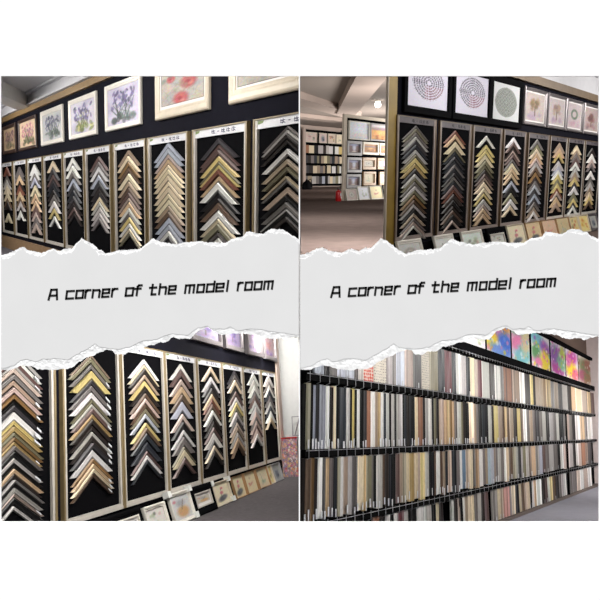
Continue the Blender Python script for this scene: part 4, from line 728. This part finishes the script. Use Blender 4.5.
o = mb.build('moulding_samples', M['art']); at = o.data.color_attributes.new('Col', 'FLOAT_COLOR', 'POINT')
buf = np.ones((len(o.data.vertices), 4), dtype=np.float32)
for a, b, c in cols: buf[a:b] = c
at.data.foreach_set('color', buf.ravel()); o.matrix_world = ROOM['TR'].copy()
tag(o, 'rows of tiny moulding samples filling the shelves of the far rack', 'moulding samples', None, 'stuff')

# ------------------------------------------------------------------ lower left room
shell('wall_lower_left', 'BL', [(-.6, 13.95, 0, .2, -1.25, 3.8)], M['navy'])
shell('trim_11', 'BL', [(13.58, 13.95, -.05, 0, -1.25, 3.8)], M['plaster_pink'])
shell('wall_end', 'BL', [(14.9, 15.1, -3, .6, -1.25, 4.2)], M['wall_white'])
shell('floor_lower_left', 'BL', [(-2, 16, -6, .3, -1.3, -1.25)], M['carpet_dark'])
shell('baseboard_lower_left', 'BL', [(-.6, 13.95, -.03, 0, -1.25, -.76)], M['blackframe'])
shell('window_1', 'BL', [(14.84, 14.92, -1.3, -.5, .7, 2.4)], M['pewter'])
G = 'pale lavender pictures along the top of the lower left wall'
LV = [(124, 104, 176), (150, 128, 190), (104, 84, 164), (160, 130, 176)]
for s0, s1, lab, crown, bg in [(6.25, 8.2, 'pewter framed lavender picture, leftmost above the panels, lower left room', LV, (172, 160, 192)), (8.46, 9.97, 'pewter framed violet picture, second above the panels, lower left room', LV, (176, 156, 206)), (10.34, 11.85, 'pewter framed pale pink lavender picture, third above the panels, lower left room', [(160, 140, 180), (150, 124, 160)], (180, 164, 184)), (12.12, 13.55, 'pewter framed red brown picture, rightmost above the panels, lower left room', [(166, 106, 100), (150, 100, 110)], (160, 134, 140))]:
    picture('BL', s0, s1, 2.2, 2.86 if s0 < 7 else 3.0, lab, art_tree(crown, bg, LV), 'pewter', bar=.12, depth=.09, group=G, prof=PROF_FLAT)
G = 'pictures leaning on the floor, lower left room'
BLL = [(1.55, 3.33, 'large black framed picture with white inner line, cut off by the edge, lower left room', 4, (60, 58, 62), 'blackframe', .11, ('white', .03)), (3.42, 4.28, 'white framed pale floral picture, nearest the large black frame, lower left room', 4, (214, 210, 204), 'white', .07, None), (4.5, 5.5, 'white framed picture of a tan deer like figure, lower left room', 3, (200, 200, 200), 'white', .07, None),
       (5.58, 6.74, 'black framed small picture with wide silver lip, lower left room', 3, (190, 184, 170), 'blackframe', .14, ('silver', .03)), (6.84, 7.95, 'cream lotus picture with white foam corners, lower left room', 0, (224, 214, 186), 'ivory', .05, None), (8.2, 9.07, 'cream lotus picture with thin dark edge, lower left room', 0, (218, 206, 172), 'tanframe', .016, None),
       (9.15, 10.12, 'cream picture with one red flower spray, lower left room', 1, (220, 206, 172), 'tanframe', .016, None), (10.22, 11.3, 'cream picture of pale grey leaves, lower left room', 2, (216, 204, 174), 'tanframe', .016, None), (11.36, 11.8, 'narrow cream picture squeezed between two others, lower left room', 6, (220, 204, 150), 'ivory', .03, None), (11.87, 12.78, 'small grey blue picture at the far end of the floor row, lower left room', 5, (170, 172, 170), 'greyframe', .04, None)]
for s0, s1, lab, kd, bg, fm, bar, inner in BLL:
    near = s0 < 6.8
    p = picture('BL', s0, s1, -1.25, -1.25 + (.52 if s0 < 3 else .48 if s0 < 4.4 else .56 if near else .5), lab, art_lotus(bg, kd), fm, bar=bar, depth=.06, n=.24 if near else .2, tilt=math.radians(15 if near else 14), group=G, gap=0, inner=inner, mount=.05 if inner else 0)
    if 'foam' in lab or 'deer' in lab:
        w = s1 - s0
        hh_ = .48 if s0 < 4.4 else .56 if near else .5
        for (x, z) in ((w / 2, hh_), (w / 2, .06), (-w / 2, hh_)):
            mb = MB(); mb.box(x - .09, x + .05, -.09, .02, z - .06, z + .05); mb.build('foam_corner', M['foam'], p)
# floral block and glass sheet by the end wall
t = empty('floral_block', 'tall block covered in multicoloured floral cloth with red top edge by the end wall', 'block')
mb = MB(); mb.box(-.23, .23, .0, .3, 0, 1.12); mb.build('core', M['wall_mauve'], t)
art_floral_cloth().mesh('floral_cloth', .46, 1.12, t, -.004, 0)
mb = MB(); mb.box(-.24, .24, -.02, .31, 1.12, 1.15); mb.build('top_edge', M['red'], t)
put(t, 'BL', 13.5, .30, -1.25, turn=-PI / 2 + .08)
t = empty('glass_sheet', 'grey framed glass sheets leaning behind the floral block', 'glass sheet')
mb = MB(); mb.frame(.34, .62, .03, [(0, 0), (0, .02), (1, .02), (1, 0)]); mb.build('sheet_frame', M['greyframe'], t)
mb = MB(); mb.bar((-.08, .02), (.1, .6), .02, -.04, -.02); mb.bar((.06, .02), (.22, .5), .014, -.06, -.04); mb.build('brace', M['pewter'], t)
put(t, 'BL', 14.6, .34, -.1, turn=-PI / 2, tilt=.1)

# ------------------------------------------------------------------ lower right room
shell('wall_lower_right', 'BR', [(0, 20.6, .14, .3, -1.64, 4.0)], mat('brown wall plaster', (120, 100, 90), .95, noise=.05))  # wall above the rack in its own brown plaster
shell('wall_right', 'BR', [(20.42, 20.7, -2, .3, -1.64, 4.2)], M['wall_mauve'])
shell('floor_lower_right', 'BR', [(-1, 21, -9, .2, -1.7, -1.64)], M['floor_blue'])
shell('baseboard_lower_right', 'BR', [(0, 20.42, -.10, .1, -1.64, -1.58)], mat('grey brown plinth', (110, 98, 92), .8, noise=.08))
t = empty('display_rack', 'long black wall rack holding four tiers of moulding strips', 'rack')
mb = MB(); mb.box(.02, 20.4, .09, .13, -1.58, 2.86); mb.build('back_panel', M['velvet'], t)
mb = MB(); mb.box(.02, 20.4, -.05, .09, 2.78, 2.88); mb.build('cornice', M['blackframe'], t)
mb = MB(); mb.box(.02, 20.4, -.075, .09, 1.68, 1.84); mb.build('picture_ledge', M['blackframe'], t)
mb = MB(); mb.box(14.95, 15.08, -.07, .09, -1.58, .78); mb.build('upright', M['shelf'], t)
t.matrix_world = ROOM['BR'].copy()
for ch in t.children: trim(ch, 'BR')
TIERS = dict(A=(.855, 1.6), B=(-.03, .735), C=(-.86, -.125), D=(-1.57, -.95))
for key, nm in (('A', 'top'), ('B', 'second'), ('C', 'third')):
    h = TIERS[key][0]
    t = empty('wire_shelf', 'black shelf with steel wire dividers under the %s tier of moulding strips' % nm, 'shelf', 'black wire shelves of the wall rack')
    mb = MB(); mb.box(.02, 20.4, -.055, .09, h - .085, h); mb.build('shelf_board', M['shelf'], t)
    mb = MB(); mb.tube([(.03, -.066, h - .012), (20.38, -.066, h - .012)], .004, 5); mb.build('rail', M['wire'], t)
    s = .09
    while s < 20.2:
        mb = MB(); r = .0042 if s < 5 else .0034
        mb.tube([(s, -.066, h + .02), (s, -.068, h - .10), (s, -.02, h - .115)], r, 5); mb.build('wire_divider', M['wire'], t)
        s += .235 if s < 6 else .28
    t.matrix_world = ROOM['BR'].copy()
    for ch in t.children:
        if ch.name.startswith(('shelf', 'rail')): trim(ch, 'BR')
t = empty('wire_rail', 'steel wire comb rail hanging under the black ledge of abstract canvases', 'rail')
mb = MB(); mb.tube([(4, -.08, 1.665), (20.38, -.08, 1.665)], .004, 5); mb.build('rail', M['wire'], t)
s = 4.1
while s < 20.2:
    mb = MB(); mb.tube([(s, -.08, 1.68), (s, -.08, 1.62)], .0035, 5); mb.build('wire_divider', M['wire'], t); s += .19
t.matrix_world = ROOM['BR'].copy()
TN = dict(A='top', B='second', C='third', D='bottom')
def nth(n): return '%d%s' % (n, 'th' if 10 <= n % 100 <= 20 else {1: 'st', 2: 'nd', 3: 'rd'}.get(n % 10, 'th'))
def strip_mesh(w, h, d, lean=0.0):
    q1, q2 = R(.3, .42), R(.5, .7)
    prof = [(0, .06), (0, -.55), (.08, -.78), (.2, -.86), (q1, -.6), (q2, -.6), (.8, -1.0), (.9, -.92), (1, -.5), (1, .06)]
    mis = [1, 1, 0, 2 if random.random() < .55 else 0, 0, 1 if random.random() < .4 else 0, 2, 2, 2]
    mb = MB(); i = 0
    for u, v in prof: mb.v += [(w * (u - .5), v * d, 0), (w * (u - .5) + lean, v * d, h)]
    for k in range(len(prof) - 1): mb.f.append((2 * k, 2 * k + 2, 2 * k + 3, 2 * k + 1)); mb.m.append(mis[k])
    mb.f.append(tuple(2 * k + 1 for k in range(len(prof)))); mb.m.append(0)
    return mb
flip = [dict(), dict()]
for key, L in STRIPS.items():
    h0, h1 = TIERS[key]; n = 0
    for (s0, s1, c) in L:
        n += 1; s1 = min(s1, 20.38)
        w = (s1 - s0) * (.985 if key == 'A' else R(.9, .97))
        if c == 'k' and w < .03: continue
        wide = key == 'A'
        base = h0 + (R(0, .05) if key == 'C' else 0.0)
        hh = (h1 - base) * R(.975, 1.0)
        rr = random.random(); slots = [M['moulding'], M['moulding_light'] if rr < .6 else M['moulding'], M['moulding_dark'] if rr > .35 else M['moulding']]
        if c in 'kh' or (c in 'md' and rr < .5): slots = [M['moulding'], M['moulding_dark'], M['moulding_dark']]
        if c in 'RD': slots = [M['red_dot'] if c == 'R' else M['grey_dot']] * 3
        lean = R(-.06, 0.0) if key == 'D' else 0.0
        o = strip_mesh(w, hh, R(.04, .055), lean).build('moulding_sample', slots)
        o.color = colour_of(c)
        put(o, 'BR', (s0 + s1) / 2, -.0, base)
        tag(o, '%s moulding strip, %s from left on the %s tier of the wall rack' % (NAMES[c], nth(n), TN[key]), 'moulding strip', 'moulding strips on the %s tier' % TN[key])
        p = dict(A=.3, B=.75, C=.75, D=.7)[key] * (1.0 if s0 < 6 else .6)
        if random.random() < p:
            tw = min(w * .9, R(.026, .04) if s0 < 6 else R(.03, .07)); th = R(.085, .125) if key != 'A' else R(.06, .1); off = R(-.3, .3) * (w - tw)
            mb = MB(); mb.box(off - tw / 2, off + tw / 2, -.0585, -.0555, .004, th); mb.build('price_tag', M['tag'], o)
MAG, YEL, BLU, ORA, PIN, GRN, TEA, PUR, WHT = (200, 70, 170), (240, 214, 50), (60, 110, 214), (236, 150, 50), (232, 130, 180), (90, 150, 90), (120, 190, 200), (150, 90, 180), (236, 232, 236)
PO = [(5.6, 7.28, 'pale white abstract canvas with green tinge, leftmost visible on the top ledge', [(.8, .5, .3, .3, (190, 206, 160)), (.3, .3, .3, .3, WHT)]),
      (7.36, 9.25, 'orange and royal blue abstract canvas on the top ledge', [(.6, .75, .4, .25, ORA), (.3, .55, .3, .22, PIN), (.75, .3, .35, .3, BLU), (.2, .3, .25, .2, YEL), (.5, .1, .4, .15, (110, 150, 226))]),
      (9.34, 11.06, 'pink and teal abstract canvas with soft green top', [(.4, .85, .5, .25, (130, 170, 140)), (.3, .5, .35, .2, PIN), (.6, .2, .5, .25, TEA), (.8, .6, .25, .35, (206, 190, 150))]),
      (11.24, 13.38, 'blue, green and yellow abstract canvas on the top ledge', [(.3, .85, .4, .22, TEA), (.25, .45, .22, .25, GRN), (.75, .65, .3, .2, PUR), (.75, .25, .3, .3, YEL), (.35, .18, .2, .15, PIN)]),
      (13.5, 15.56, 'white abstract canvas with purple and green splashes', [(.3, .6, .3, .3, PUR), (.7, .45, .3, .3, (130, 190, 150)), (.8, .75, .2, .2, (190, 200, 90)), (.4, .15, .4, .15, MAG)]),
      (15.62, 17.66, 'magenta and yellow abstract canvas near the right end of the ledge', [(.5, .75, .4, .25, MAG), (.4, .35, .4, .25, YEL), (.75, .2, .3, .2, (230, 110, 120)), (.2, .6, .2, .2, PIN)]),
      (17.72, 20.1, 'dull green and brown abstract canvas, last on the ledge', [(.5, .6, .4, .3, (110, 120, 80)), (.3, .3, .3, .2, (160, 80, 110)), (.75, .75, .3, .2, (150, 96, 80)), (.7, .25, .3, .2, (140, 110, 80))])]
for s0, s1, lab, cols in PO:
    t = empty('stretched_canvas', lab, 'canvas', 'abstract canvases on the top ledge')
    w = s1 - s0; mb = MB(); mb.box(-w / 2, w / 2, -.028, .01, 0, .91); mb.build('stretcher', M['blackframe'], t)
    art_abstract(cols, (206, 190, 180) if s0 > 17 else (236, 230, 236)).mesh('artwork', w - .04, .9, t, -.031, .004)  # last canvas gets a dimmer ground, its shade mixed into the colour
    put(t, 'BR', (s0 + s1) / 2, -.02, 1.843)
    for ch in t.children: trim(ch, 'BR')

# ------------------------------------------------------------------ light, sky, camera
def area(name, loc, target, sx, sy, power, col=(1, .97, .93)):
    d = bpy.data.lights.new(name, 'AREA'); d.shape = 'RECTANGLE'; d.size = sx; d.size_y = sy; d.energy = power; d.color = col
    o = bpy.data.objects.new(name, d); COL.objects.link(o)
    o.matrix_world = Matrix.Translation(loc) @ (Vector(target) - Vector(loc)).to_track_quat('-Z', 'Y').to_matrix().to_4x4()
    return o
for a in ADDED_LIGHTS: area(*a)  # unseen area lamps, added to brighten the rooms and the far hall
sd = bpy.data.lights.new('sun', 'SUN'); sd.energy = 5.3; sd.angle = math.radians(3)
so = bpy.data.objects.new('sun', sd); COL.objects.link(so)
so.rotation_euler = Vector((.12, math.cos(math.radians(64)), -math.sin(math.radians(64)))).to_track_quat('-Z', 'Y').to_euler()
w = bpy.data.worlds.new('sky'); SC.world = w; w.use_nodes = True
w.node_tree.nodes['Background'].inputs[0].default_value = (1, 1, 1, 1); w.node_tree.nodes['Background'].inputs[1].default_value = .35
cd = bpy.data.cameras.new('camera'); cd.sensor_width = 36; cd.lens = 42.0; cd.clip_end = 300
cam = bpy.data.objects.new('camera', cd); COL.objects.link(cam); cam.location = (0, 0, 0); cam.rotation_euler = (PI / 2, 0, 0); SC.camera = cam
SC.view_settings.view_transform = 'Standard'; SC.view_settings.look = 'None'; SC.view_settings.exposure = 0; SC.view_settings.gamma = 1
SC.cycles.max_bounces = 5; SC.cycles.diffuse_bounces = 3
